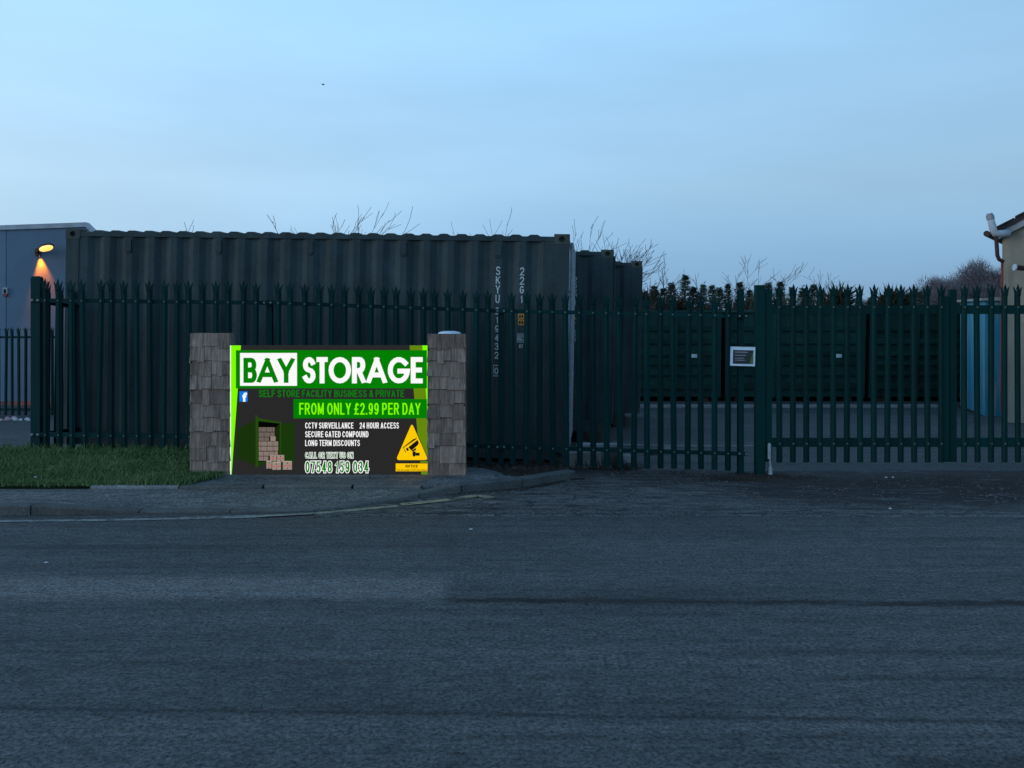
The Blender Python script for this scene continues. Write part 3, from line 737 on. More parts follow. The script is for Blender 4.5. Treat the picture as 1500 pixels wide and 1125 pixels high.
def make_container():
    c = thing('shipping_container', '', 'container', (0, 0, 0))
    ph = -.540
    for y_o, y_i, nm in ((.012, .048, 'side_panel'), (CW-.012, CW-.048, 'side_panel')):
        m = MB(); p = corr(-CL+.165, -.165, ph, y_o, y_i)
        for a, b in zip(p, p[1:]): m.face([(a[0], a[1], .15), (b[0], b[1], .15), (b[0], b[1], CH-.07), (a[0], a[1], CH-.07)])
        m.build(nm, M['cont'], c, fix=False)
    for y in (0.006, CW-.066):
        MB().box(-CL+.178, -.178, y, y+.06, CH-.085, CH-.03).build('top_rail', M['cont'], c)
        MB().box(-CL+.178, -.178, y-.002, y+.05, .0, .155).build('bottom_rail', M['cont'], c)
    # roof with cross corrugations whose ends show over the rail
    m = MB(); xs = frange(-CL+.30, -.30, 26); 
    prof = []
    w = (CL-.6)/26
    for k in range(26):
        a = -CL+.30 + k*w
        prof += [(a+.02, CH-.030), (a+.06, CH-.008), (a+w-.07, CH-.008), (a+w-.03, CH-.030)]
    prof = [(-CL+.05, CH-.030)] + prof + [(-.05, CH-.030)]
    y0, y1 = .03, CW-.03
    for a, b in zip(prof, prof[1:]):
        m.face([(a[0], y0, a[1]), (b[0], y0, b[1]), (b[0], y1, b[1]), (a[0], y1, a[1])])
        for y in (y0, y1): m.face([(a[0], y, CH-.05), (b[0], y, CH-.05), (b[0], y, b[1]), (a[0], y, a[1])])
    m.build('roof', M['cont'], c)
    MB().box(-CL+.03, -.03, .05, CW-.05, .10, .14).build('floor', M['timber'], c)
    for x0, x1 in ((-CL, -CL+.178), (-.178, 0)):
        for yf, yi in ((0, .162), (CW, CW-.162)):
            MB().box(min(x0, x1)+(.004 if x0 < -1 else .012), max(x0, x1)-(.012 if x0 < -1 else .004), min(yf, yi)+.005, max(yf, yi)-.005, .118, CH-.118).build('corner_post', M['cont'], c)
            for z0, z1 in ((0, .118), (CH-.118, CH)):
                casting(x0, x1, z0, z1, yf, .05, yi).build('corner_casting', M['cast'], c)
    # closed end at the left, doors at the right
    m = MB(); p = []
    for k in range(9): p += [(.19+k*.24, 0), (.25+k*.24, .04), (.33+k*.24, .04), (.39+k*.24, 0)]
    p = [(.16, 0)] + [q for q in p if q[0] < CW-.17] + [(CW-.16, 0)]
    for a, b in zip(p, p[1:]): m.face([(-CL+.02+a[1], a[0], .11), (-CL+.02+b[1], b[0], .11), (-CL+.02+b[1], b[0], CH-.1), (-CL+.02+a[1], a[0], CH-.1)])
    m.build('end_panel', M['cont'], c, fix=False)
    MB().box(-.10, -.012, .163, CW-.163, CH-.117, CH-.012).build('door_header', M['cont'], c)
    MB().box(-.10, -.012, .163, CW-.163, .004, .12).build('door_sill', M['cont'], c)
    for s in (0, 1):
        ya, yb = (.166, CW/2-.004) if s == 0 else (CW/2+.004, CW-.166)
        d = MB().box(-.055, -.012, ya, yb, .125, CH-.122).build('door', M['door'], c)
        for k in range(4):
            z = .30 + k*.55
            MB().box(-.012, .006, ya+.08, yb-.08, z, z+.36).build('door_rib', M['door'], d)
        for fy in (.3, .72):
            y = ya + (yb-ya)*fy
            m = MB().tube([(.022, y, .06), (.022, y, CH-.06)], .017, 8)
            m.box(-.011, .03, y-.03, y+.03, .9, .98); m.box(.01, .028, y, y+.32, 1.0, 1.04)
            m.build('lock_rod', M['galv'], d)
    for k in range(5):                                      # little vents under the top rail
        x = -.846 - k*PITCH*4.02
        x = ph - PITCH*round((ph-x)/PITCH)
        m = MB().box(x-.036, x+.036, -.012, .011, CH-.255, CH-.12); m.box(x-.026, x+.026, -.004, .010, CH-.275, CH-.256)
        m.build('vent', M['cont'], c)
    # stencilled marks: container number and size code, one character above the other
    pm = F/10.25
    def col_chars(chars, x, sizes):
        for ch, (ya, yb) in zip(chars, sizes):
            if ch == ' ': continue
            h = (yb-ya)/pm; z = CH - (yb-343)/pm
            wd = .050 if ch != '1' else .026
            h -= .010; me = stroke_mesh(ch, wd, h, .0125, 0, .0008)
            obj('lettering', me, M['mark'], c, (x-wd/2, .0105, z))
    xa = ph - PITCH; tops = [(390, 404), (404.5, 417), (417.5, 431), (431.5, 445)]
    col_chars('SKYU', xa, tops)
    col_chars('219432', xa, [(450+k*13.0, 461.5+k*13.0) for k in range(6)])
    col_chars('0', xa, [(538, 549)])
    m = MB()
    for a, b, z0, z1 in ((-.034, .034, 535.5, 536.6), (-.034, .034, 551, 552)): m.box(xa+a, xa+b, .0098, .0108, CH-(z1-343)/pm, CH-(z0-343)/pm)
    for a in (-.035, .031): m.box(xa+a, xa+a+.004, .0098, .0108, CH-(551-343)/pm, CH-(536.6-343)/pm)
    m.build('check_digit_box', M['mark'], c)
    col_chars('22G1', ph, [(391, 404), (404.5, 417.5), (418, 430.5), (431.5, 444)])
    def zz(y): return CH - (y-343)/pm
    for (y0, y1) in ((459.8, 467.5), (468.3, 476.5)):
        o = MB().box(ph-.036, ph+.036, .0085, .0105, zz(y1), zz(y0)).build('decal', M['amber'], c)
        for k in range(2): MB().box(ph-.026+k*.028, ph-.006+k*.028, .0078, .0084, zz(y1)+.012, zz(y0)-.014).build('decal_print', M['timber'], o)
    o = MB(); a, b = zz(502), zz(489)
    o.box(ph-.044, ph+.036, .0098, .0108, a, a+.006); o.box(ph-.044, ph+.036, .0098, .0108, b-.006, b)
    for xx in (-.044, -.006, .030): o.box(ph+xx, ph+xx+.006, .0098, .0108, a+.006, b-.006)
    o = o.build('logo_frame', M['mark'], c)
    for ch, xx in (('i', -.032), ('T', -.020), ('C', .004)):
        obj('lettering', stroke_mesh(ch.upper(), .008 if ch != 'C' else .022, .072, .007, 0, .0008), M['mark'], c, (ph+xx, .0102, a+.016))
    obj('lettering', stroke_mesh('87', .045, .042, .008, 0, .0008), M['mark'], c, (ph-.02, .0105, zz(510)))
    return c
YAW, TILT = R(-5), R(1.05)
cont1 = make_container()
spots = [((.614, 10.16, -.018), 'long dark grey green container directly behind the palisade fence, white stencilled code'),
         ((1.40, 12.60, -.018), 'dark container between two others, its corner stepping out past the nearest one'),
         ((2.16, 15.05, -.030), 'rearmost dark container of the staggered row, next to the bare branches')]
conts = []
for i, (loc, lab) in enumerate(spots):
    c = cont1 if i == 0 else copy_tree(cont1)
    c['label'] = lab; c['group'] = 'shipping containers in a staggered row'
    conts.append((c, loc))
for c, loc in conts[1:]:
    for d in c.children:
        if d.name.startswith('door'):
            for e in [d] + list(d.children): e.material_slots[0].link = 'OBJECT'; e.material_slots[0].material = M['cont']
for c, loc in conts:
    c.location = loc; c.rotation_euler = (0, TILT, YAW)
    for fx, nm in ((-.35, 'end by the gate'), (-5.7, 'end by the side yard')):
        b = Vector(loc) + Matrix.Rotation(YAW, 3, 'Z') @ (Matrix.Rotation(TILT, 3, 'Y') @ Vector((fx, 0, 0)))
        f_ = Vector(loc) + Matrix.Rotation(YAW, 3, 'Z') @ (Matrix.Rotation(TILT, 3, 'Y') @ Vector((fx, CW, 0)))
        zg = min(gz(b.x, b.y), gz(f_.x, f_.y)) - .02; m = MB()
        dx = Matrix.Rotation(YAW, 3, 'Z') @ Vector((.1, 0, 0))
        t0, t1 = b + Vector((0, -.03, .0)), f_ + Vector((0, .05, .0))
        m.hexa([(t0.x-dx.x, t0.y-dx.y, zg), (t0.x+dx.x, t0.y+dx.y, zg), (t1.x+dx.x, t1.y+dx.y, zg), (t1.x-dx.x, t1.y-dx.y, zg)],
               [(t0.x-dx.x, t0.y-dx.y, t0.z+.002), (t0.x+dx.x, t0.y+dx.y, t0.z-.003), (t1.x+dx.x, t1.y+dx.y, t0.z-.003), (t1.x-dx.x, t1.y-dx.y, t0.z+.002)])
        tag(m.build('timber_bearer', M['timber']), 'old dark timber sleeper under a container', 'sleeper', 'sleepers under the containers')

# ------------------------------------------------------------------ advertising board between two shingled pillars
SY = 8.62; SP = F/SY
sg0 = thing('advertising_board', 'bright dark grey and green storage advertising board between two shingled pillars', 'sign', (wx(486, SY), SY, wz(697, SY)))
def sx_(p): return (p - 486)/SP
def sz_(p): return (697 - p)/SP
LAY = .0012
def flat(name, col, poly, layer, parent=sg0):
    m = MB(); y = -layer*LAY
    m.prism_xz([(sx_(a), sz_(b)) for a, b in poly], y, y + LAY*.8)
    return m.build(name, print_mat(col), parent)
def multi(name, col, polys, layer, parent=sg0):
    m = MB(); y = -layer*LAY
    for i, p in enumerate(polys): m.prism_xz([(sx_(a), sz_(b)) for a, b in p], y, y + LAY*.8)
    return m.build(name, print_mat(col), parent)
def rc(x0, y0, x1, y1): return [(x0, y0), (x1, y0), (x1, y1), (x0, y1)]
def words(txt, x0, y0, x1, y1, col, layer, T=None, parent=sg0, outline=None, widths=None, gap=None):
    T = (T or (y1-y0)*.17)/SP
    o = obj('lettering', stroke_mesh(txt, (x1-x0)/SP, (y1-y0)/SP, T, 0, LAY*.3, gap, widths), print_mat(col), parent, (sx_(x0), -layer*LAY, sz_(y1)))
    if outline:
        obj('lettering_outline', stroke_mesh(txt, (x1-x0)/SP, (y1-y0)/SP, T, outline/SP, LAY*.3, gap, widths, 'lettering_outline'), print_mat('FFFFFF'), parent, (sx_(x0), -(layer-1)*LAY, sz_(y1)))
    return o
def plain_words(txt, x0, y0, x1, y1, col, layer, offset):
    return obj('lettering', text_mesh(txt, (x1-x0)/SP, (y1-y0)/SP, offset, LAY*.4), print_mat(col), sg0, (sx_(x0), -layer*LAY, sz_(y1)))
# case and legs of the board
M['case'] = simple('black sign case', (.03, .03, .03), .6, .3)
MB().box(sx_(337), sx_(635.5), .001, .07, sz_(697), sz_(506)).build('case', M['case'], sg0)
flat('face', '292929', rc(338.4, 506, 635, 697), 1)
flat('white_edge', 'FFFFFF', rc(337, 506, 338.4, 697), 1)
flat('lime_wedge', '80FF00', [(338.5, 506), (353, 506), (339.2, 697), (338.5, 697)], 2)
flat('lime_edge', '80FF00', [(618.5, 506), (635, 506), (635, 697), (633.5, 697)], 2)
flat('olive_wedge', '658A0E', [(600, 506), (618.5, 506), (633.5, 697), (617.3, 697)], 2)
flat('green_banner', '038003', rc(345.8, 513, 625.3, 568.8), 4)
flat('white_box', 'FFFFFF', rc(352, 517, 435.3, 565), 6)
words('BAY', 357.0, 524, 431.8, 560.7, '038003', 8, 6.9, widths=[12, 22, 16.5], gap=.1/SP)
words('STORAGE', 443.5, 523, 619.3, 561.5, 'FFFFFF', 6, 7.2, widths=[11.5, 9, 25, 12.5, 22, 24.5, 10], gap=1.3/SP)
fb = flat('logo_square', '0A7AF0', rc(351, 573.3, 362.8, 588.3), 3)
plain_words('f', 355.3, 575, 362, 588.3, 'FFFFFF', 5, .05)
words('SELF STORE FACILITY BUSINESS & PRIVATE', 379.5, 571, 592, 581.6, '057F05', 4, 1.5, gap=1.2/SP)
flat('price_bar', '038003', rc(430.2, 584.5, 625.3, 612.6), 4)
words('FROM ONLY £2.99 PER DAY', 438.5, 590, 616, 607.3, '80FF00', 6, 2.2, gap=1.6/SP)
words('CCTV SURVEILLANCE', 447.2, 618.8, 517.8, 627.6, 'FFFFFF', 4, 1.15, gap=.85/SP)
words('24 HOUR ACCESS', 527, 618.8, 584.3, 627.6, 'FFFFFF', 4, 1.15, gap=.85/SP)
words('SECURE GATED COMPOUND', 447.2, 631.6, 539.8, 640.4, 'FFFFFF', 4, 1.15, gap=.85/SP)
words('LONG TERM DISCOUNTS', 447.2, 644.4, 527.2, 653.2, 'FFFFFF', 4, 1.15, gap=.85/SP)
words('CALL OR TEXT US ON', 447.6, 662.6, 517.3, 671, '038003', 5, 1.0, outline=.65, gap=1.2/SP)
words('07548 159 034', 447.6, 675.6, 540, 692.2, '038003', 5, 2.2, outline=1.1, gap=1.9/SP)
# printed container with cartons
flat('printed_container_side', '182F0C', [(347.2, 629.5), (375, 614), (375, 682), (347.2, 671.5)], 3)
multi('printed_corrugation', '1B370E', [[(347.2+k*3.1, 629.8-k*1.73), (348.5+k*3.1, 629.1-k*1.73), (348.5+k*3.1, 671.6+k*1.14), (347.2+k*3.1, 671.1+k*1.14)] for k in range(9)], 4)
flat('printed_opening', '050605', [(378.5, 616), (410.5, 620), (410.5, 672), (378.5, 677)], 3)
flat('printed_inner_wall', '16280C', [(402.8, 627), (410, 620.5), (410, 669), (402.8, 663)], 4)
flat('printed_header', '264911', [(378.5, 612.3), (412.5, 618), (412.5, 620.5), (378.5, 616.8)], 5)
flat('printed_post', '264911', [(374.6, 606.8), (378.8, 612), (378.8, 682.5), (374.8, 685)], 6)
flat('printed_post', '22450F', [(409.8, 619.5), (412.3, 619.5), (412.3, 673), (409.8, 670)], 5)
flat('printed_door', '1A370D', [(412.3, 621), (431.5, 618.5), (431.5, 678), (412.3, 673)], 4)
flat('printed_sill', '1A370D', [(378.8, 676.5), (411, 672.5), (411, 676), (378.8, 681.8)], 5)
def crt(x0, y0, x1, y1): return rc(x0+.25, y0+.25, x1-.25, y1-.25)
back = []
for (y0, y1, xs) in ((625.5, 632.6, (379, 382.5, 390.5, 399, 402.7)), (633, 640, (379, 387, 396, 402.7)), (640.2, 646, (379, 387.2, 394.5))):
    for a, b in zip(xs, xs[1:]): back.append(crt(a, y0, b, y1))
multi('printed_cartons', '6E625C', back, 5)
mid = []
for (y0, y1, xs) in ((646.3, 653.2, (379, 382.5, 391.5, 400, 408)), (653.6, 660.5, (379, 382.5, 391.5, 400.5, 408)), (661, 667.8, (379, 386, 394.5, 402, 407.5)), (668.2, 675, (379, 386, 393.5))):
    for a, b in zip(xs, xs[1:]): mid.append(crt(a, y0, b, y1))
multi('printed_cartons', '85776F', mid, 5)
multi('printed_cartons', '8F8276', [crt(396, 639, 404.3, 646.2)], 6)
fr = [(395.5, 666, 405.5, 675.5), (406, 666, 416.8, 676.5), (390.3, 675.5, 398.4, 686.3), (398.8, 677.2, 412, 688.2), (414.4, 676, 428.2, 688)]
multi('printed_cartons', '9A8B80', [crt(*q) for q in fr], 7)
multi('printed_cartons', 'B0A093', [[(a+1, b-.9), (c-.6, b-.9), (c-.25, b+.3), (a+.25, b+.3)] for a, b, c, d in fr[2:]], 6)
multi('printed_tape', 'C8444C', [rc(a+1.5, (b+d)/2-.4, c-.5, (b+d)/2+.6) for a, b, c, d in fr] + [rc(a, b, a+1.6, b+.8) for a, b in ((379.2, 646.6), (379.2, 653.9), (399.7, 628), (404.5, 660.7))], 8)
multi('printed_label', '2E2624', [rc((a+c)/2-.6, b+1.5, (a+c)/2+.7, b+3.2) for a, b, c, d in fr] + [rc((a+c)/2-.5, d-3.2, (a+c)/2+.5, d-1.2) for a, b, c, d in fr], 9)
# camera warning
def rounded(tri, r):
    o = []
    n = len(tri)
    for i in range(n):
        p, a, b = Vector(tri[i]), Vector(tri[i-1]), Vector(tri[(i+1) % n])
        for t in range(5):
            u = t/4; q0 = p + (a-p).normalized()*r; q1 = p + (b-p).normalized()*r
            q = q0*(1-u)**2 + p*2*u*(1-u) + q1*u*u; o.append((q.x, q.y))
    return o
flat('warning_border', '1A1A22', rounded([(603.5, 617.5), (628.8, 675.4), (578.2, 675.4)], 6), 4)
flat('warning_triangle', 'FFCC00', rounded([(603.5, 619.5), (627.3, 673.8), (580, 673.8)], 5.5), 5)
zc = lambda q: [(570+a/13.23, 615+b/13.23) for a, b in q]
multi('printed_camera', '15131C', [zc([(270, 530), (470, 372), (540, 350), (535, 368), (300, 525), (285, 545), (330, 622), (318, 632)]), zc([(375, 528), (552, 385), (578, 445), (555, 490), (440, 590), (410, 570)]), zc([(330, 545), (365, 540), (385, 580), (365, 605), (340, 590)]), zc([(430, 600), (520, 540), (525, 580), (470, 610)]), zc([(455, 610), (515, 610), (515, 690), (485, 718), (455, 685)]), zc([(516, 636), (592, 636), (592, 692), (516, 692)])], 7)
flat('printed_lens', '15131C', zc([(330, 545), (365, 540), (385, 580), (365, 605), (340, 590)]), 8)
flat('notice_border', '1A1A22', rc(579, 678, 629, 691), 4)
flat('notice_plate', 'FFCC00', rc(579.8, 678.8, 628.5, 690.2), 5)
words('NOTICE', 594.3, 680.6, 612, 684.6, '2A2410', 7, .9)
plain_words('You are under CCTV Surveillance', 581, 686.4, 627.2, 689.6, '2A2410', 7, .0)

def pillar(p0, p1, ytop, ybot, y, label, seed):
    r = random.Random(seed)
    k = F/y; w = (p1-p0)/k; d = .15; zb = wz(ybot, y); h = (ybot-ytop)/k; xc = wx((p0+p1)/2, y)
    zb = wz(ybot, y)
    t = thing('shingled_pillar', label, 'pillar', (xc, y, zb), 'shingled pillars')
    MB().box(-w/2+.016, w/2-.016, .016, d-.016, -.10, h-.004).build('core', M['core'], t)
    n = 10; ch = h/n
    for side in range(4):
        sw, sdp = (w, d) if side % 2 == 0 else (d, w)
        rot = Matrix.Translation((0, d/2, 0)) @ Matrix.Rotation(side*math.pi/2, 4, 'Z') @ Matrix.Translation((0, -sdp/2, 0))
        for row in range(n):
            cuts = [-sw/2]
            while True:
                q = cuts[-1] + r.choice((.05, .07, .09, .12, .16))
                if q > sw/2 - .045: break
                cuts.append(q)
            cuts.append(sw/2)
            for a, b in zip(cuts, cuts[1:]):
                bot = row*ch - (r.uniform(-.016, .022) if row else 0); top = (row+1)*ch + (.008 if row < n-1 else 0)
                if row == n-1: top = h + r.uniform(-.003, 0)
                pr = r.choice((-.009, -.006, -.004, -.002, 0, .002))
                th0 = .000 + pr; m = MB(); g = .0012
                m.hexa([(a+g, th0, bot), (b-g, th0+r.uniform(-.003, .003), bot), (b-g, .016, bot), (a+g, .016, bot)],
                       [(a+g, .009+pr*.3, top), (b-g, .009+pr*.3, top), (b-g, .016, top), (a+g, .016, top)])
                me = m.mesh('shingle', fix=True); me.transform(rot)
                obj('shingle', me, M['shingle'], t)
    return t
pillar(278, 336, 488, 695.5, SY-.025, 'grey brown shingled pillar standing by the grass, at the lime green wedge of the board', 11)
pillar(626, 682, 489, 696, SY-.04, 'grey brown shingled pillar at the camera warning end of the board', 12)
# pale round-headed post behind the pillar
bp = thing('marker_post', 'pale rounded post head peeping over the pillar beside the camera warning', 'post', (wx(658.5, 9.25), 9.25, vz(wx(658, 9.25), 9.25)))
zt = wz(485, 9.25) - bp.location.z
MB().lathe([(.085, -.05), (.085, zt-.12)], 20).build('shaft', M['fence'], bp, smooth=False)
M['white_plastic'] = simple('pale plastic', (.68, .74, .80), .5, .4, .12, 12)
MB().lathe([(.118, zt-.12), (.122, zt-.05), (.118, zt-.018), (.10, zt-.008), (.06, zt), (.001, zt+.002)], 24).build('cap', M['white_plastic'], bp, smooth=True)

# ------------------------------------------------------------------ grey clad building and its wall lamp
GY = 23.0
bl = thing('clad_building', 'flat topped grey clad building behind the distant fence, orange lamp on its wall', 'building', (wx(60, GY), GY, gz(-12, 20)))
M['clad'] = simple('grey cladding', (.112, .178, .25), .6, .3, .12, 1.2, bump=.1, bscale=20, objvar=.08)
M['trim'] = simple('pale roof trim', (.40, .43, .47), .6, .3, .2, 3)
edges = [-560, -420, -280, -135, 9, 154, 300]
zb = gz(-12, 20) - .2
def top_at(p): return interp(p, [(-600, 353), (0, 333), (126.5, 328.5), (141, 343), (300, 346)])
for a, b in zip(edges, edges[1:]):
    q = [p for p in (a, 126.5, 141, b) if a <= p <= b]
    m = MB(); poly = [(wx(a, GY)+.008, zb), (wx(b, GY)-.008, zb)] + [(wx(p, GY)+(-.008 if p == b else .008 if p == a else 0), wz(top_at(p)+2, GY)) for p in reversed(q)]
    m.prism_xz(poly, GY, GY+.08); m.build('cladding_panel', M['clad'], bl, rel=True)
m = MB(); qs = [-560, 0, 126.5, 141, 300]
m.prism_xz([(wx(-559, GY), zb), (wx(299, GY), zb)] + [(wx(p, GY), wz(top_at(p)+60, GY)) for p in reversed(qs)], GY+.085, GY+6); m.build('wall', M['clad'], bl, rel=True)
m = MB()
for a, b in zip(qs, qs[1:]):
    A, B = Vector((wx(a, GY), 0, wz(top_at(a)+1.5, GY))), Vector((wx(b, GY), 0, wz(top_at(b)+1.5, GY)))
    d_ = .075
    m.hexa([(A.x, GY-.05, A.z-d_*.6), (B.x, GY-.05, B.z-d_*.6), (B.x, GY+.16, B.z-d_*.6), (A.x, GY+.16, A.z-d_*.6)], [(A.x, GY-.05, A.z+d_), (B.x, GY-.05, B.z+d_), (B.x, GY+.16, B.z+d_), (A.x, GY+.16, A.z+d_)])
m.build('roof_trim', M['trim'], bl, rel=True)
# lamp
lp = thing('wall_lamp', 'lit orange wall lamp on the grey building', 'lamp', (wx(56, GY), GY, wz(372, GY)))
M['lamp_body'] = simple('lamp body', (.05, .03, .025), .6, .3)
def emit(name, col, s):
    t = NT(name); t.put(t.b.inputs['Emission Color'], col); t.b.inputs['Emission Strength'].default_value = s
    return t.out((.5, .4, .3), .5)
M['lamp_glow'] = emit('glowing sodium lens', (1.0, .56, .10), 1.5)
k = GY/F
def head(sx, sy, sz, mat, name, dz, dy):
    m = MB(); m.lathe([(.001, -1), (.6, -.86), (.9, -.5), (1, 0), (.9, .5), (.6, .86), (.001, 1)], 20)
    me = m.mesh(name, True); me.transform(Matrix.Diagonal((sx, sy, sz, 1))); me.transform(Matrix.Rotation(R(-14), 4, 'Y'))
    return obj(name, me, mat, lp, (11*k + .19 - dy*.52, -.34+dy, 7.5*k+dz))
head(11.5*k, .16, 5.6*k, M['lamp_body'], 'hood', .012, .03)
head(9.8*k, .13, 4.0*k, M['lamp_glow'], 'lens', -.02, -.10)
m = MB(); m.tube([(0, .0, 2*k), (0, -.12, 2*k), (3*k+.12, -.26, 5*k)], .03, 8); m.build('bracket', M['lamp_body'], lp)
m = MB(); m.box(-.06, .06, -.03, 0, -.06, .14); m.build('base_plate', M['lamp_body'], lp)
ll = bpy.data.lights.new('lamp_light', 'SPOT'); ll.color = (1, .17, .002); ll.energy = 1500; ll.spot_size = R(50); ll.spot_blend = .8; ll.shadow_soft_size = .04
lo = bpy.data.objects.new('lamp_light', ll); C.objects.link(lo); lo.parent = lp
lo.location = (.02, -.10, .03); lo.rotation_euler = (R(5), R(-6), 0)
# small alarm box on the wall
al = thing('alarm_box', 'tiny white and red alarm box on the grey building wall', 'alarm', (wx(9, GY), GY, wz(427, GY)))
MB().box(-.055, .055, -.06, 0, -.06, .10).build('housing', M['trim'], al)
M['red'] = simple('dull red plastic', (.25, .05, .04), .5, .3)
MB().box(-.045, .045, -.058, 0, -.13, -.061).build('beacon', M['red'], al)
MB().box(-.03, .03, -.066, -.060, -.05, .06).build('grille', M['black'], al)

# ------------------------------------------------------------------ rendered building at the right
A = Vector((wx(1468, 16), 16.0, 0)); gd = Vector((1, -.72, 0)).normalized(); bd = Vector((.72, 1.0, 0)).normalized()
zg = gz(9, 16); ze = wz(341, 16)
rb = thing('rendered_building', 'tan rendered gable building with dark roof behind the gate, white flue at its eave', 'building', (A.x, A.y, zg))
M['render'] = simple('tan render', (.33, .28, .215), .9, .15, .22, 1.5, bump=.5, bscale=60, fine=.2)
M['tile'] = simple('dark roof tiles', (.045, .035, .035), .85, .2, .3, 6, bump=.3, bscale=30)
M['barge'] = simple('weathered white boards', (.30, .31, .32), .7, .2, .3, 6)
M['brown'] = simple('brown plastic pipe', (.055, .022, .022), .5, .4, .2, 6)
M['pvc'] = simple('white flue plastic', (.52, .55, .58), .5, .4, .15, 14)
def rl(u, v, z): q = gd*u + bd*v; return Vector((q.x, q.y, z - zg))       # along gable, along depth, height
slope = .56; HW = 3.4
m = MB()
prof = [(0, zg-.2), (2*HW, zg-.2), (2*HW, ze), (HW, ze+HW*slope), (0, ze)]
f0 = [rl(u, 0, z) for u, z in prof]; f1 = [rl(u, 9, z) for u, z in prof]
m.face(f0); m.face(f1[::-1])
for i in range(5): j = (i+1) % 5; m.face([f0[i], f1[i], f1[j], f0[j]])
m.build('wall', M['render'], rb)
m = MB()
for s in (0, 1):
    def q(u): return u if s == 0 else 2*HW - u
    lo_, hi_ = -.18, HW
    b = [rl(q(lo_), -.14, ze+lo_*slope+.03), rl(q(hi_), -.14, ze+hi_*slope+.03), rl(q(hi_), 9.1, ze+hi_*slope+.03), rl(q(lo_), 9.1, ze+lo_*slope+.03)]
    t_ = [p + Vector((0, 0, .085)) for p in b]; m.hexa(b, t_)
roof = m.build('roof', M['tile'], rb)
for j in range(9):                                            # ridge of tile ends along the verge
    u = -.16 + j*.38
    m = MB(); m.hexa([rl(u, -.16, ze+u*slope+.116), rl(u+.36, -.16, ze+(u+.36)*slope+.116), rl(u+.36, .1, ze+(u+.36)*slope+.116), rl(u, .1, ze+u*slope+.116)],
                     [rl(u, -.16, ze+u*slope+.150), rl(u+.36, -.16, ze+(u+.36)*slope+.133), rl(u+.36, .1, ze+(u+.36)*slope+.133), rl(u, .1, ze+u*slope+.150)])
    m.build('verge_tile', M['tile'], roof)
m = MB(); b = [rl(-.10, -.10, ze-.10-.05), rl(HW, -.10, ze+HW*slope-.12), rl(HW, -.004, ze+HW*slope-.12), rl(-.10, -.004, ze-.15)]
m.hexa(b, [b[0]+Vector((0,0,.13)), b[1]+Vector((0,0,.13)), b[2]+Vector((0,0,.13)), b[3]+Vector((0,0,.13))]); m.build('barge_board', M['barge'], rb)
m = MB(); m.tube([rl(-.22, -.22, ze-.02), rl(-.22, 8.9, ze-.02)], .055, 10); m.build('gutter', M['brown'], rb, smooth=False)
def L16(px, py, y=15.75): return W(px, py, y) - Vector((A.x, A.y, zg))
m = MB(); m.tube([L16(1458.5, 346), L16(1459.5, 352), L16(1461, 374), L16(1463.5, 380), L16(1470, 383.5)], .034, 10); m.build('downpipe', M['brown'], rb, smooth=False)
m = MB(); m.tube([L16(1468, 383, 15.85), L16(1467.5, 460, 15.85), L16(1467, 606, 15.85)], .022, 8); m.build('downpipe', M['red'], rb)
m = MB(); m.tube([L16(1478, 341), L16(1464, 342.5), L16(1457.5, 341.5), L16(1455, 337), L16(1452.5, 326), L16(1450.6, 318)], [.062, .062, .064, .062, .060, .058], 14); fl = m.build('flue', M['pvc'], rb, smooth=True)
m = MB(); m.tube([L16(1451.3, 321.5), L16(1449.9, 315.5)], .066, 14); m.tube([L16(1449.9, 315.5), L16(1449.3, 312.5)], [.054, .05], 14); m.build('flue_collar', M['barge'], fl)
m = MB(); m.tube([L16(1454.2, 331.5), L16(1453.9, 330.3)], .066, 14); m.build('flue_joint', M['pvc'], fl)
lmp = L16(1487, 392, 15.55)
m = MB(); m.tube([L16(1485.5, 391.5, 15.5), L16(1487.5, 391.7, 15.5)], .062, 14); m.build('vent_cowl', M['pvc'], rb)
m = MB(); m.tube([L16(1487.5, 391.7, 15.5), L16(1499, 393, 15.62)], .045, 12); m.build('vent_pipe', M['lamp_body'], rb)
# weathered blue shed beside it
def blue_mat():
    t = NT('weathered blue boards')
    pe = t.noise(1.0, 7, .7, stretch=(9, 9, .8)); r = t.rand()
    c = t.mix(t.range(r, 0, 1), (.035, .22, .36), (.06, .30, .40))
    c = t.mix(t.range(pe, .52, .64, 0, .85), c, (.36, .35, .29))
    return t.out(c, .75, .2)
M['blue'] = blue_mat()
sa, sb = Vector((9.22, 17.3, 0)), Vector((9.80, 19.4, 0)); sdv = (sb-sa).normalized(); sn = Vector((sdv.y, -sdv.x, 0))
szg = gz(9.4, 18)
sh = thing('shed', 'weathered pale blue boarded shed seen between the gate pales', 'shed', (sa.x, sa.y, szg))
m = MB(); L_ = (sb-sa).length; top = 2.27
def sl(u, v, z): q = sdv*u + sn*v; return Vector((q.x, q.y, z))
m.hexa([sl(0, .03, -.1), sl(L_, .03, -.1), sl(L_, 1.8, -.1), sl(0, 1.8, -.1)], [sl(0, .03, top), sl(L_, .03, top), sl(L_, 1.8, top), sl(0, 1.8, top)]); m.build('walls', M['blue'], sh)
nb_ = 9
for k_ in range(nb_):
    a, b = L_*k_/nb_+.006, L_*(k_+1)/nb_-.006; d = .004*rng.random()
    m = MB(); m.hexa([sl(a, d, .02), sl(b, d, .02), sl(b, .028, .02), sl(a, .028, .02)], [sl(a, d, top-.005), sl(b, d, top-.005), sl(b, .028, top-.005), sl(a, .028, top-.005)]); m.build('board', M['blue'], sh)
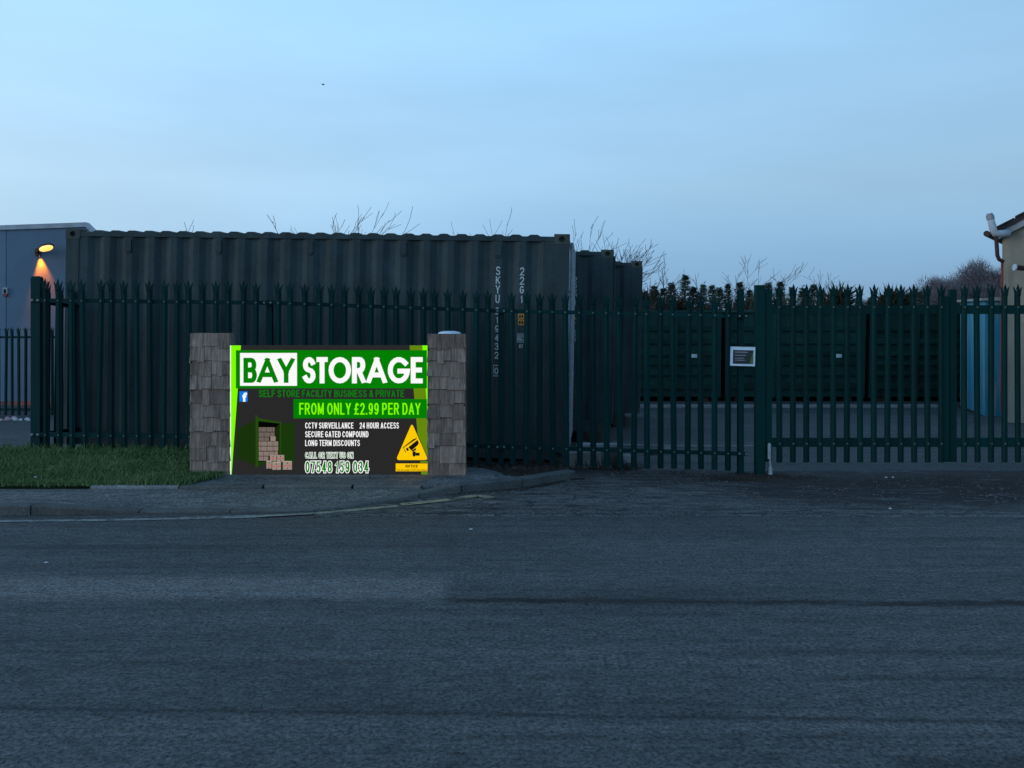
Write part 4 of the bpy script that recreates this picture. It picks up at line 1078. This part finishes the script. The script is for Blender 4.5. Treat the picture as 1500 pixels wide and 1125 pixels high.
m = MB(); m.hexa([sl(-.1, -.08, top+.002), sl(L_+.1, -.08, top+.002), sl(L_+.1, 1.9, top+.002), sl(-.1, 1.9, top+.002)], [sl(-.1, -.08, top+.05), sl(L_+.1, -.08, top+.05), sl(L_+.1, 1.9, top+.16), sl(-.1, 1.9, top+.16)]); m.build('roof', M['barge'], sh)
m = MB(); m.hexa([sl(-.05, -.02, -.12), sl(L_+.05, -.02, -.12), sl(L_+.05, .03, -.12), sl(-.05, .03, -.12)], [sl(-.05, -.02, .018), sl(L_+.05, -.02, .018), sl(L_+.05, .03, .018), sl(-.05, .03, .018)]); m.build('plinth', M['timber'], sh)

# ------------------------------------------------------------------ yard: pale edging lines, green ribbed bins
for (y, x0, x1, w_, h_, m_) in ((19.35, 1.2, 9.6, .22, .05, M['edging']), (12.35, .95, 12, .05, .012, M['edging'])):
    m = MB(); n_ = 12
    for i in range(n_):
        a, b = x0+(x1-x0)*i/n_, x0+(x1-x0)*(i+1)/n_
        za, zb_ = gz(a, y), gz(b, y)
        m.hexa([(a, y, za-.05), (b, y, zb_-.05), (b, y+w_, zb_-.05), (a, y+w_, za-.05)], [(a, y, za+h_), (b, y, zb_+h_), (b, y+w_, zb_+h_), (a, y+w_, za+h_)])
    struct(m.build('yard_edging', m_))
M['bin'] = paint_mat('green bin paint', (.007, .046, .038), .1, .25)
M['bin_lab'] = simple('pale label', (.55, .70, .70), .5, .3)
QY = 20.6; bw = 210*QY/F
def make_bin(x0, label):
    z0 = gz(x0, QY)
    b = thing('waste_bin', label, 'bin', (x0, QY, z0), 'green ribbed steel bins across the yard')
    w = bw - .10; h = 2.08
    m = MB(); m.hexa([(0, .10, .12), (w, .10, .12), (w, 1.7, .12), (0, 1.7, .12)], [(0, 0, h), (w, 0, h), (w, 1.8, h), (0, 1.8, h)]); m.build('body', M['bin'], b)
    for z, hh in ((.30, .16), (.62, .10), (.86, .10), (1.08, .10), (1.36, .12), (1.66, .12)):
        yy = .10*(1-(z-.12)/(h-.12)); m = MB()
        m.hexa([(.03, yy-.06, z), (w-.03, yy-.06, z), (w-.03, yy+.03, z), (.03, yy+.03, z)], [(.03, yy-.075, z+hh*.8), (w-.03, yy-.075, z+hh*.8), (w-.03, yy+.03, z+hh), (.03, yy+.03, z+hh)]); m.build('rib', M['bin'], b)
    for x in (.0, w*.33, w*.66, w-.08):
        m = MB(); m.hexa([(x, .02, .10), (x+.08, .02, .10), (x+.08, .12, .10), (x, .12, .10)], [(x, -.09, h), (x+.08, -.09, h), (x+.08, .02, h), (x, .02, h)]); m.build('upright', M['bin'], b)
    m = MB(); m.hexa([(-.03, -.06, h+.002), (w+.03, -.06, h+.002), (w+.03, 1.85, h+.002), (-.03, 1.85, h+.002)], [(-.02, -.04, h+.05), (w+.02, -.04, h+.05), (w+.02, 1.8, h+.06), (-.02, 1.8, h+.06)]); m.build('lid', M['bin'], b)
    for x in (.25, w-.45):
        m = MB(); m.box(x, x+.2, .15, 1.6, -.02, .118); m.build('skid', M['timber'], b)
    for x, ww in ((w-.72, .15), (.93, .035)):
        MB().box(x, x+ww, -.10, -.088, 1.04, 1.12).build('label_plate', M['bin_lab'], b)
    return b
for i, (p, lab) in enumerate(((849, 'green ribbed steel bin partly hidden by the rearmost container'), (1060, 'green ribbed steel bin directly behind the gate post and notice'), (1270, 'green ribbed steel bin next to the blue shed'))):
    make_bin(wx(p, QY)+.05, lab)

# ------------------------------------------------------------------ vegetation
M['bark'] = simple('bark', (.045, .036, .032), .9, .1, .3, 8, objvar=.2)
M['twig'] = simple('bare twigs', (.040, .032, .030), .9, .1, .2, 4, objvar=.2)
M['needle'] = simple('spruce needles', (.058, .092, .072), .9, .1, .45, 2.5, fine=.3, objvar=.3)
M['haw'] = simple('brown undergrowth', (.055, .052, .036), .95, .1, .4, 2.2, fine=.3, objvar=.3)
M['wood'] = simple('far bare woodland', (.17, .145, .155), .95, .1, .35, 1.2, objvar=.25)  # paler tone: a little distance haze is mixed into the colour

def conifer_meshes(seed, h):
    r = random.Random(seed); tr = MB(); tr.tube([(0, 0, -.3), (r.gauss(0, .02), r.gauss(0, .02), h*.5), (r.gauss(0, .05), 0, h)], [.07, .045, .006], 6)
    m = MB(); z = .25
    while z < h*.985:
        u = z/h; rad = (1-u)**.72 * h*.20 + .03
        n = int(5 + 3*(1-u)); a0 = r.random()*6.28
        for k in range(n):
            a = a0 + 6.28*k/n + r.gauss(0, .25); L = rad*r.uniform(.65, 1.2); up = .0 + .6*u*u + r.gauss(0, .14)
            d = Vector((math.cos(a), math.sin(a), up)).normalized(); p0 = Vector((0, 0, z + r.gauss(0, .04)))
            side = d.cross(Vector((0, 0, 1))).normalized()
            ns = max(3, int(L/.11))
            for i in range(ns):
                t = (i+.5)/ns; q = p0 + d*L*t - Vector((0, 0, .12*L*math.sin(t*2.2)))
                for s in (-1, 1):
                    ln = (.10 + .08*(1-t)) * (1.25-.5*u) * r.uniform(.7, 1.3); dd = (d*.8 + side*s*.8 + Vector((0, 0, r.gauss(-.05, .25)))).normalized()
                    wv = dd.cross(Vector((r.gauss(0, 1), r.gauss(0, 1), r.gauss(0, 1)))).normalized() * ln*.22
                    m.face([q - wv*.6, q + wv*.6, q + dd*ln*.6 + wv*.8, q + dd*ln])
            e = p0 + d*L; wv = side*.02; m.face([e-wv, e+wv, e+d*.14])
        z += .035 + .09*(1-u)*r.uniform(.6, 1.2)
    for k in range(6): a = 6.28*k/6; m.face([(0, 0, h-.1), (.03*math.cos(a), .03*math.sin(a), h-.06), (.05*math.cos(a), .05*math.sin(a), h+.02)])
    me1 = tr.mesh('trunk'); me2 = m.mesh('crown', fix=False); me1.materials.append(M['bark']); me2.materials.append(M['needle'])
    return me1, me2
CON = [conifer_meshes(100+i, 4.0) for i in range(5)]
def tree(name, label, cat, meshes, loc, s, rz, group, tilt=0):
    t = thing(name, label, cat, loc, group); t.rotation_euler = (0, tilt, rz); t.scale = s if isinstance(s, tuple) else (s, s, s)
    obj('trunk', meshes[0], None, t); obj('crown', meshes[1], None, t)
    return t
rv = random.Random(77)
tops = [(946, 426), (958, 418), (972, 422), (984, 414), (1004, 403), (1016, 420), (1030, 416), (1043, 418), (1054, 421), (1066, 416), (1084, 413), (1098, 424), (1112, 420), (1126, 414), (1143, 413), (1160, 420), (1176, 421), (1192, 417), (1205, 424), (1222, 428), (1240, 433), (1258, 437), (1276, 436), (1294, 432), (1312, 436), (1330, 430), (1348, 426)]
for i, (p, y) in enumerate(tops):
    Y = 40 + rv.uniform(-3, 5); X = wx(p, Y); zg_ = -.38; h = wz(y, Y) - zg_
    tree('conifer_tree', 'young dark green conifer in the row beyond the bins', 'tree', CON[i % 5], (X, Y, zg_), (h/4*rv.uniform(1.1, 1.7), h/4*rv.uniform(1.1, 1.7), h/4), rv.uniform(0, 6.28), 'young conifers beyond the yard')
for i in range(16):                                            # second rank filling the gaps lower down
    p = 940 + i*27 + rv.uniform(-8, 8); Y = 47 + rv.uniform(0, 4); X = wx(p, Y); h = wz(rv.uniform(426, 440), Y) + .38
    tree('conifer_tree', 'young dark green conifer in the row beyond the bins', 'tree', CON[(i*2) % 5], (X, Y, -.38), (h/4*1.2, h/4*1.2, h/4), rv.uniform(0, 6.28), 'young conifers beyond the yard')

def sapling_meshes(seed, h, lean=0., spread=.5, n=5, upto=3, low=.35):
    r = random.Random(seed); tr = MB(); tw = MB()
    def grow(mb, p, d, L, rad, lev):
        pts = [p]; rr = [rad]; ns = 5; q = p.copy(); dd = d.copy()
        for i in range(ns):
            dd = (dd + Vector((r.gauss(0, .10), r.gauss(0, .10), .05))).normalized(); q = q + dd*L/ns; pts.append(q.copy()); rr.append(max(.0065, rad*(1-(i+1)/ns*.75)))
        mb.tube(pts, rr, 5 if lev == 0 else 4, cap=False)
        if lev >= upto: return
        k = n if lev == 0 else r.choice((3, 4, 5)) if lev == 1 else r.choice((2, 3))
        for j in range(k):
            t = low + (1-low)*(j+r.random())/k if lev == 0 else r.uniform(.25, .95); i = min(ns-1, int(t*ns)); f = t*ns-i
            b = pts[i].lerp(pts[i+1], f); ax = (pts[i+1]-pts[i]).normalized()
            o = ax.orthogonal(); o.rotate(Matrix.Rotation(r.random()*6.28, 3, ax))
            nd = (ax + o*r.uniform(.5, 1.0)*spread*1.6 + Vector((lean, 0, .12))).normalized()
            grow(tw, b, nd, L*r.uniform(.38, .62), max(.0075, rr[i]*.62), lev+1)
    grow(tr, Vector((0, 0, -.2)), Vector((lean*.4, 0, 1)).normalized(), h*.92, .040, 0)
    a, b = tr.mesh('trunk', fix=False), tw.mesh('crown', fix=False); a.materials.append(M['bark']); b.materials.append(M['twig']); 
    tp = max(tr.v + tw.v, key=lambda q: q[2]); return a, b, tp
sap = [(300, 327, 19, 0, .25, 2), (383, 311, 19, .05, .35, 4), (427, 331, 20, 0, .25, 2), (530, 293, 20, -.08, .3, 4), (572, 297, 21, .10, .3, 4), (605, 303, 20.5, .2, .3, 4), (750, 308, 21, 0, .4, 5),
       (843, 318, 21.5, .05, .5, 5), (875, 318, 22, .22, .5, 8), (905, 334, 22, .36, .5, 8), (945, 350, 22.5, .45, .5, 8), (985, 366, 23, .45, .45, 6), (968, 384, 24, .35, .45, 4), (1092, 374, 30, .04, .45, 6), (1112, 380, 31, .0, .45, 5), (1172, 384, 32, .1, .5, 6), (1188, 392, 33, .15, .5, 5), (1030, 398, 31, -.15, .4, 4)]
for i, (p, y, Y, lean, sp_, n_) in enumerate(sap):
    X = wx(p, Y); h = wz(y, Y) - gz(X, Y)
    a, b, zt = sapling_meshes(300+i, h, lean, sp_, n_)
    k_ = h/zt[2]
    lab, grp = ('bare leafless sapling rising behind the containers', 'bare saplings behind the containers') if p < 970 else ('bare leafless sapling standing among the young conifers', 'bare saplings among the conifers')
    tree('bare_sapling', lab, 'tree', (a, b), (X - zt[0]*k_, Y, gz(X, Y)), k_, 0, grp)

def twig_cloud(seed, rx, rz, n, ln, wd, zc):
    r = random.Random(seed); m = MB(); tr = MB()
    lobes = [(Vector((r.gauss(0, rx*.42), r.gauss(0, rx*.42), zc + r.gauss(0, rz*.38))), r.uniform(.28, .55)) for _ in range(13)]
    for c, q in lobes: tr.tube([(0, 0, zc*.35), (c.x*.5, c.y*.5, c.z*.75), tuple(c)], [.10*rx/3, .05*rx/3, .015*rx/3], 5, cap=False)
    tr.tube([(0, 0, -.5), (0, 0, zc*.6)], [.2*rx/3, .12*rx/3], 6)
    for i in range(n):
        c, q = r.choice(lobes); d = Vector((r.gauss(0, 1), r.gauss(0, 1), r.gauss(0, 1))).normalized() * r.random()**.45
        p = c + Vector((d.x*rx*q, d.y*rx*q, d.z*rz*q))
        dr = (d + Vector((r.gauss(0, .5), r.gauss(0, .5), r.gauss(.45, .4)))).normalized(); L = ln*r.uniform(.5, 1.4)
        w = dr.cross(Vector((r.gauss(0, 1), r.gauss(0, 1), r.gauss(0, 1)))).normalized()*wd*r.uniform(.6, 1.4)
        m.face([p-w, p+w, p+dr*L])
    a, b = tr.mesh('trunk', fix=False), m.mesh('crown', fix=False); return a, b
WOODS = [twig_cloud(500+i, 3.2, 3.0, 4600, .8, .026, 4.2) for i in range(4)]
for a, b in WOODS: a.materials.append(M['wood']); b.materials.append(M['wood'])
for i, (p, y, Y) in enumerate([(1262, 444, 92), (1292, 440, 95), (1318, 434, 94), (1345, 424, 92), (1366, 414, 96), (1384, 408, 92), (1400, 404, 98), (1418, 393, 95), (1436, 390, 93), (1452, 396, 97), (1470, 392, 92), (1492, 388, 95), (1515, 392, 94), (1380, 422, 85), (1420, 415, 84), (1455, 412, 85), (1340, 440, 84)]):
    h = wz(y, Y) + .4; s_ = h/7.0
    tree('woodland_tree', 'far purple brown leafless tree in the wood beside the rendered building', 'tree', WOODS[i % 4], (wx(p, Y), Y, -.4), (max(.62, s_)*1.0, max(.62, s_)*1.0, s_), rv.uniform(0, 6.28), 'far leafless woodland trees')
SHR = [twig_cloud(600+i, 1.0, .9, 4200, .30, .026, .95) for i in range(4)]
for a, b in SHR: a.materials.append(M['haw']); b.materials.append(M['haw'])
for i in range(24):
    p = 930 + i*21 + rv.uniform(-6, 6); Y = 25.0 + rv.uniform(-.8, 2.5)
    s_ = rv.uniform(1.0, 1.3)
    tree('shrub', 'dark brown green scrubby bush behind the green bins', 'bush', SHR[i % 4], (wx(p, Y), Y, -.45), (s_*1.05, s_, s_*rv.uniform(.92, 1.1)), rv.uniform(0, 6.28), 'scrub bushes behind the bins')

# ------------------------------------------------------------------ rubble, weeds, litter, leaf mould
M['rubble'] = simple('rubble', (.09, .085, .08), .95, .1, .4, 9, bump=.5, bscale=40, fine=.3, objvar=.35)
M['block'] = simple('pale concrete block', (.27, .26, .24), .9, .15, .25, 5, bump=.4, bscale=40, fine=.2)
def rock(seed, sx, sy, sz, n=12):
    r = random.Random(seed); bm = bmesh.new(); bmesh.ops.create_icosphere(bm, subdivisions=2, radius=1)
    o = Vector((r.random()*50, 0, 0))
    for v in bm.verts:
        k_ = 1 + .35*mnoise.noise(v.co*1.3 + o) + .12*mnoise.noise(v.co*3 + o); v.co = Vector((v.co.x*sx*k_, v.co.y*sy*k_, max(v.co.z, -.55)*sz*k_))
    me = bpy.data.meshes.new('rock'); bm.to_mesh(me); bm.free(); return me
rr = random.Random(9)
cb = thing('concrete_block', 'pale concrete block lying behind the fence beside the container corner', 'block', (wx(858, 9.98), 9.98, gz(.85, 9.98)))
z0 = wz(684, 9.98)-cb.location.z; z1 = wz(661.5, 9.98)-cb.location.z
m = MB(); m.hexa([(-.19, -.07, z0-.06), (.17, -.07, z0-.06), (.17, .07, z0-.06), (-.19, .07, z0-.06)], [(-.19, -.065, z1), (.165, -.068, z1+.004), (.165, .065, z1+.004), (-.188, .065, z1-.003)])
ob = m.build('body', M['block'], cb); bv = ob.modifiers.new('bevel', 'BEVEL'); bv.width = .012; bv.segments = 2
for i, (p0, p1, y, Y, tl) in enumerate(((845, 905, 653, 10.06, 1.5), (852, 888, 650.5, 10.12, -2))):
    a, b = W(p0, y, Y), W(p1, y-tl, Y+.05); m = MB(); m.beam(a, b, .10, .03)
    zz0 = min(a.z, b.z) - .02
    tag(m.build('plank', M['barge']), ('pale plank lying on top of the concrete block', 'short pale offcut lying over the longer plank')[i], 'plank')
    if i == 0:
        t_ = MB().box(a.x+.36, a.x+.46, Y-.03, Y+.12, gz(a.x, Y)-.05, a.z-.012)
        tag(t_.build('brick_support', M['rubble']), 'dark upright stone propping the pale planks by the container', 'stone')
for i, (p, y, Y, s_) in enumerate(((918, 640+14, 10.3, .10), (904, 655, 10.2, .07), (935, 668, 10.1, .06), (868, 684, 9.95, .05), (888, 686, 9.9, .06), (980, 636, 11.6, .09), (955, 640, 11.4, .06), (925, 672, 9.95, .07), (855, 690, 9.85, .05))):
    X = wx(p, Y); me = rock(40+i, s_*1.2, s_, s_*.9)
    tag(obj('stone', me, M['block'] if i in (0, 5) else M['rubble'], None, (X, Y, gz(X, Y)+s_*.35)), 'pale rounded lump of rubble behind the fence' if i in (0, 5) else 'dark lump of rubble by the container corner', 'stone', 'pale rubble lumps' if i in (0, 5) else 'rubble lumps by the container corner')
# leaf mould and clods against kerb, fence foot and gate post: uncountable
def clods():
    v, f = [], []
    base = [Vector(q) for q in ((1,0,0),(-.5,.86,0),(-.5,-.86,0),(0,0,.9),(0,0,-.4))]; tri = ((0,1,3),(1,2,3),(2,0,3),(1,0,4),(2,1,4),(0,2,4))
    def put(x, y, s):
        n = len(v); R3 = Matrix.Rotation(rr.random()*6.28, 3, 'Z'); zz_ = gz(x, y) + .008
        for b in base: q = R3 @ Vector((b.x*s*rr.uniform(.5, 1.6), b.y*s*rr.uniform(.5, 1.4), b.z*s*rr.uniform(.3, .9))); v.append((x+q.x, y+q.y, zz_+q.z))
        f.extend(tuple(n+i for i in t) for t in tri)
    for i in range(2600):                                     # heap round the gate post foot
        a = rr.gauss(0, 1); x = wx(1105, 9.5) + a*.33; y = 9.48 + rr.gauss(0, .13)
        put(x, y, rr.uniform(.004, .016))
    for i in range(4200):                                     # drifted mud in front of the gate
        x = rr.uniform(2.4, 6.4); y = 9.75 - abs(rr.gauss(0, .75))
        if y > 7.4: put(x, y, rr.uniform(.003, .008))
    for i in range(1800):                                     # along the kerb
        t = rr.random(); x = -.5 + 1.25*t; y = kfront(x) - abs(rr.gauss(.0, .06)) - .02; put(x, y, rr.uniform(.004, .013))
    for i in range(1500):
        x = rr.uniform(.6, 3.0); y = 9.72 + rr.gauss(0, .10); put(x, y, rr.uniform(.004, .016))
    me = bpy.data.meshes.new('leaf_mould'); me.from_pydata(v, [], f)
    stuff(obj('leaf_mould', me, M['soil']), 'dark leaf mould and mud drifted by the gate post and kerb', 'leaf mould')
    v, f = [], []
    def put2(x, y, s):
        n = len(v); R3 = Matrix.Rotation(rr.random()*6.28, 3, 'Z')
        zz_ = vz(x, y)+.012
        for b in base: q = R3 @ Vector((b.x*s*rr.uniform(.5, 1.6), b.y*s*rr.uniform(.5, 1.4), b.z*s*rr.uniform(.5, 1.2))); v.append((x+q.x, y+q.y, zz_+q.z))
        f.extend(tuple(n+i for i in t) for t in tri)
    for i in range(3000):
        x = rr.uniform(-1.0, .62); y = rr.uniform(max(8.75, kfront(x)+.2), 10.0)
        put2(x, y, rr.choice((.006, .010, .016, .026, .04)) * rr.uniform(.6, 1.3))
    me = bpy.data.meshes.new('rubble'); me.from_pydata(v, [], f)
    stuff(obj('rubble', me, M['soil']), 'dark rubble and soil under the fence beside the pillar', 'rubble')
    # weeds
    v, f = [], []
    for i in range(700):
        x = wx(rr.uniform(842, 935), 9.9); y = rr.uniform(9.75, 10.4); z = gz(x, y); h = rr.uniform(.03, .16) * (1 if x < 1.2 else .6)
        n = len(v); w = rr.uniform(.003, .009); a = rr.random()*6.28; lx, ly = rr.gauss(0, .35)*h, rr.gauss(0, .35)*h
        v.extend([(x-w*math.cos(a), y-w*math.sin(a), z-.01), (x+w*math.cos(a), y+w*math.sin(a), z-.01), (x+lx, y+ly, z+h)]); f.append((n, n+1, n+2))
    me = bpy.data.meshes.new('weeds'); me.from_pydata(v, [], f)
    stuff(obj('weeds', me, M['haw']), 'thin dead weeds by the concrete block', 'weeds')
clods()
def grit():
    v, f = [], []; tri = ((0,1,3),(1,2,3),(2,0,3))
    for i in range(2600):
        x = rr.uniform(-.4, 7.5); y = 7.3 + 2.3*rr.random()**1.3
        if x < .9 and y > kfront(x) - .05: continue
        q = rr.uniform(.004, .015) * (1.6 if rr.random() < .06 else 1); z = gz(x, y)+.006; n = len(v); a = rr.random()*6.28
        for k in range(3): v.append((x+q*rr.uniform(.7, 1.6)*math.cos(a+2.09*k), y+q*rr.uniform(.6, 1.2)*math.sin(a+2.09*k), z))
        v.append((x, y, z+q*rr.uniform(.5, 1.0))); f.extend(tuple(n+j for j in t) for t in tri)
    me = bpy.data.meshes.new('grit'); me.from_pydata(v, [], f)
    stuff(obj('grit', me, M['rubble']), 'loose broken grit scattered over the entrance apron', 'grit')
grit()
# litter caught at the foot of the far fence
M['litter'] = simple('pale litter', (.50, .54, .57), .5, .3, .2, 20)
M['litter_pink'] = simple('faded pink litter', (.45, .32, .34), .6, .3, .2, 20)
for i, (p, y, s_, c_) in enumerate(((11, 612, .07, 1), (21, 614.5, .10, 1), (11, 617, .09, 1), (22, 619, .07, 0), (30, 620, .06, 0), (40, 615.5, .07, 0), (2, 622, .06, 1), (42, 622, .05, 0), (-4, 617, .07, 0))):
    Y = 18.6 - (y-612)*.05; s_ *= .55; me = rock(80+i, s_*1.3, s_*.7, s_)
    X = wx(p, Y); tag(obj('litter', me, M['litter_pink'] if c_ else M['litter'], None, (X, Y, gz(X, Y)+s_*.4)), ('crumpled bluish white litter at the foot of the distant fence', 'faded pinkish litter at the foot of the distant fence')[c_], 'litter', ('white litter by the distant fence', 'pink litter by the distant fence')[c_])
for i, (p, y) in enumerate(((52, 697.5), (157, 725.5), (1298, 685), (1308, 685.2), (1304, 746), (690, 776), (68, 825))):
    Y = CZ*F/(y-HY) if y > 700 else 9.5; X = wx(p, Y); z = (0 if Y < 7.2 else gz(X, Y)+.008)
    if p < 200 and y < 730: z = vz(X, Y)+.03 if y < 700 else .06; Y = (CZ-z)*F/(y-HY); X = wx(p, Y); z = turf_z(X, Y)+.02 if y < 700 else .055
    me = rock(120+i, .014, .008, .006)
    tag(obj('litter', me, M['litter'], None, (X, Y, z+.005)), 'tiny pale scrap of litter lying on the ground', 'litter', 'tiny scraps on the ground')
# a bird far up
bd_ = MB(); b0 = W(473, 124, 60)
bd_.tube([(-.22, 0, 0), (-.12, 0, .01), (.05, 0, .01), (.2, 0, .02), (.27, 0, .02)], [.01, .05, .07, .045, .01], 8)
for s in (-1, 1): bd_.hexa([(-.06, s*.03, .03), (.10, s*.03, .03), (.04, s*.36, .14), (-.04, s*.36, .14)], [(-.06, s*.03, .045), (.10, s*.03, .045), (.04, s*.36, .147), (-.04, s*.36, .147)])
o = bd_.build('bird', M['bark']); o.location = b0; o.scale = (.5, .5, .5); o.rotation_euler = (R(15), 0, R(40)); tag(o, 'tiny dark bird flying alone in the sky', 'bird')
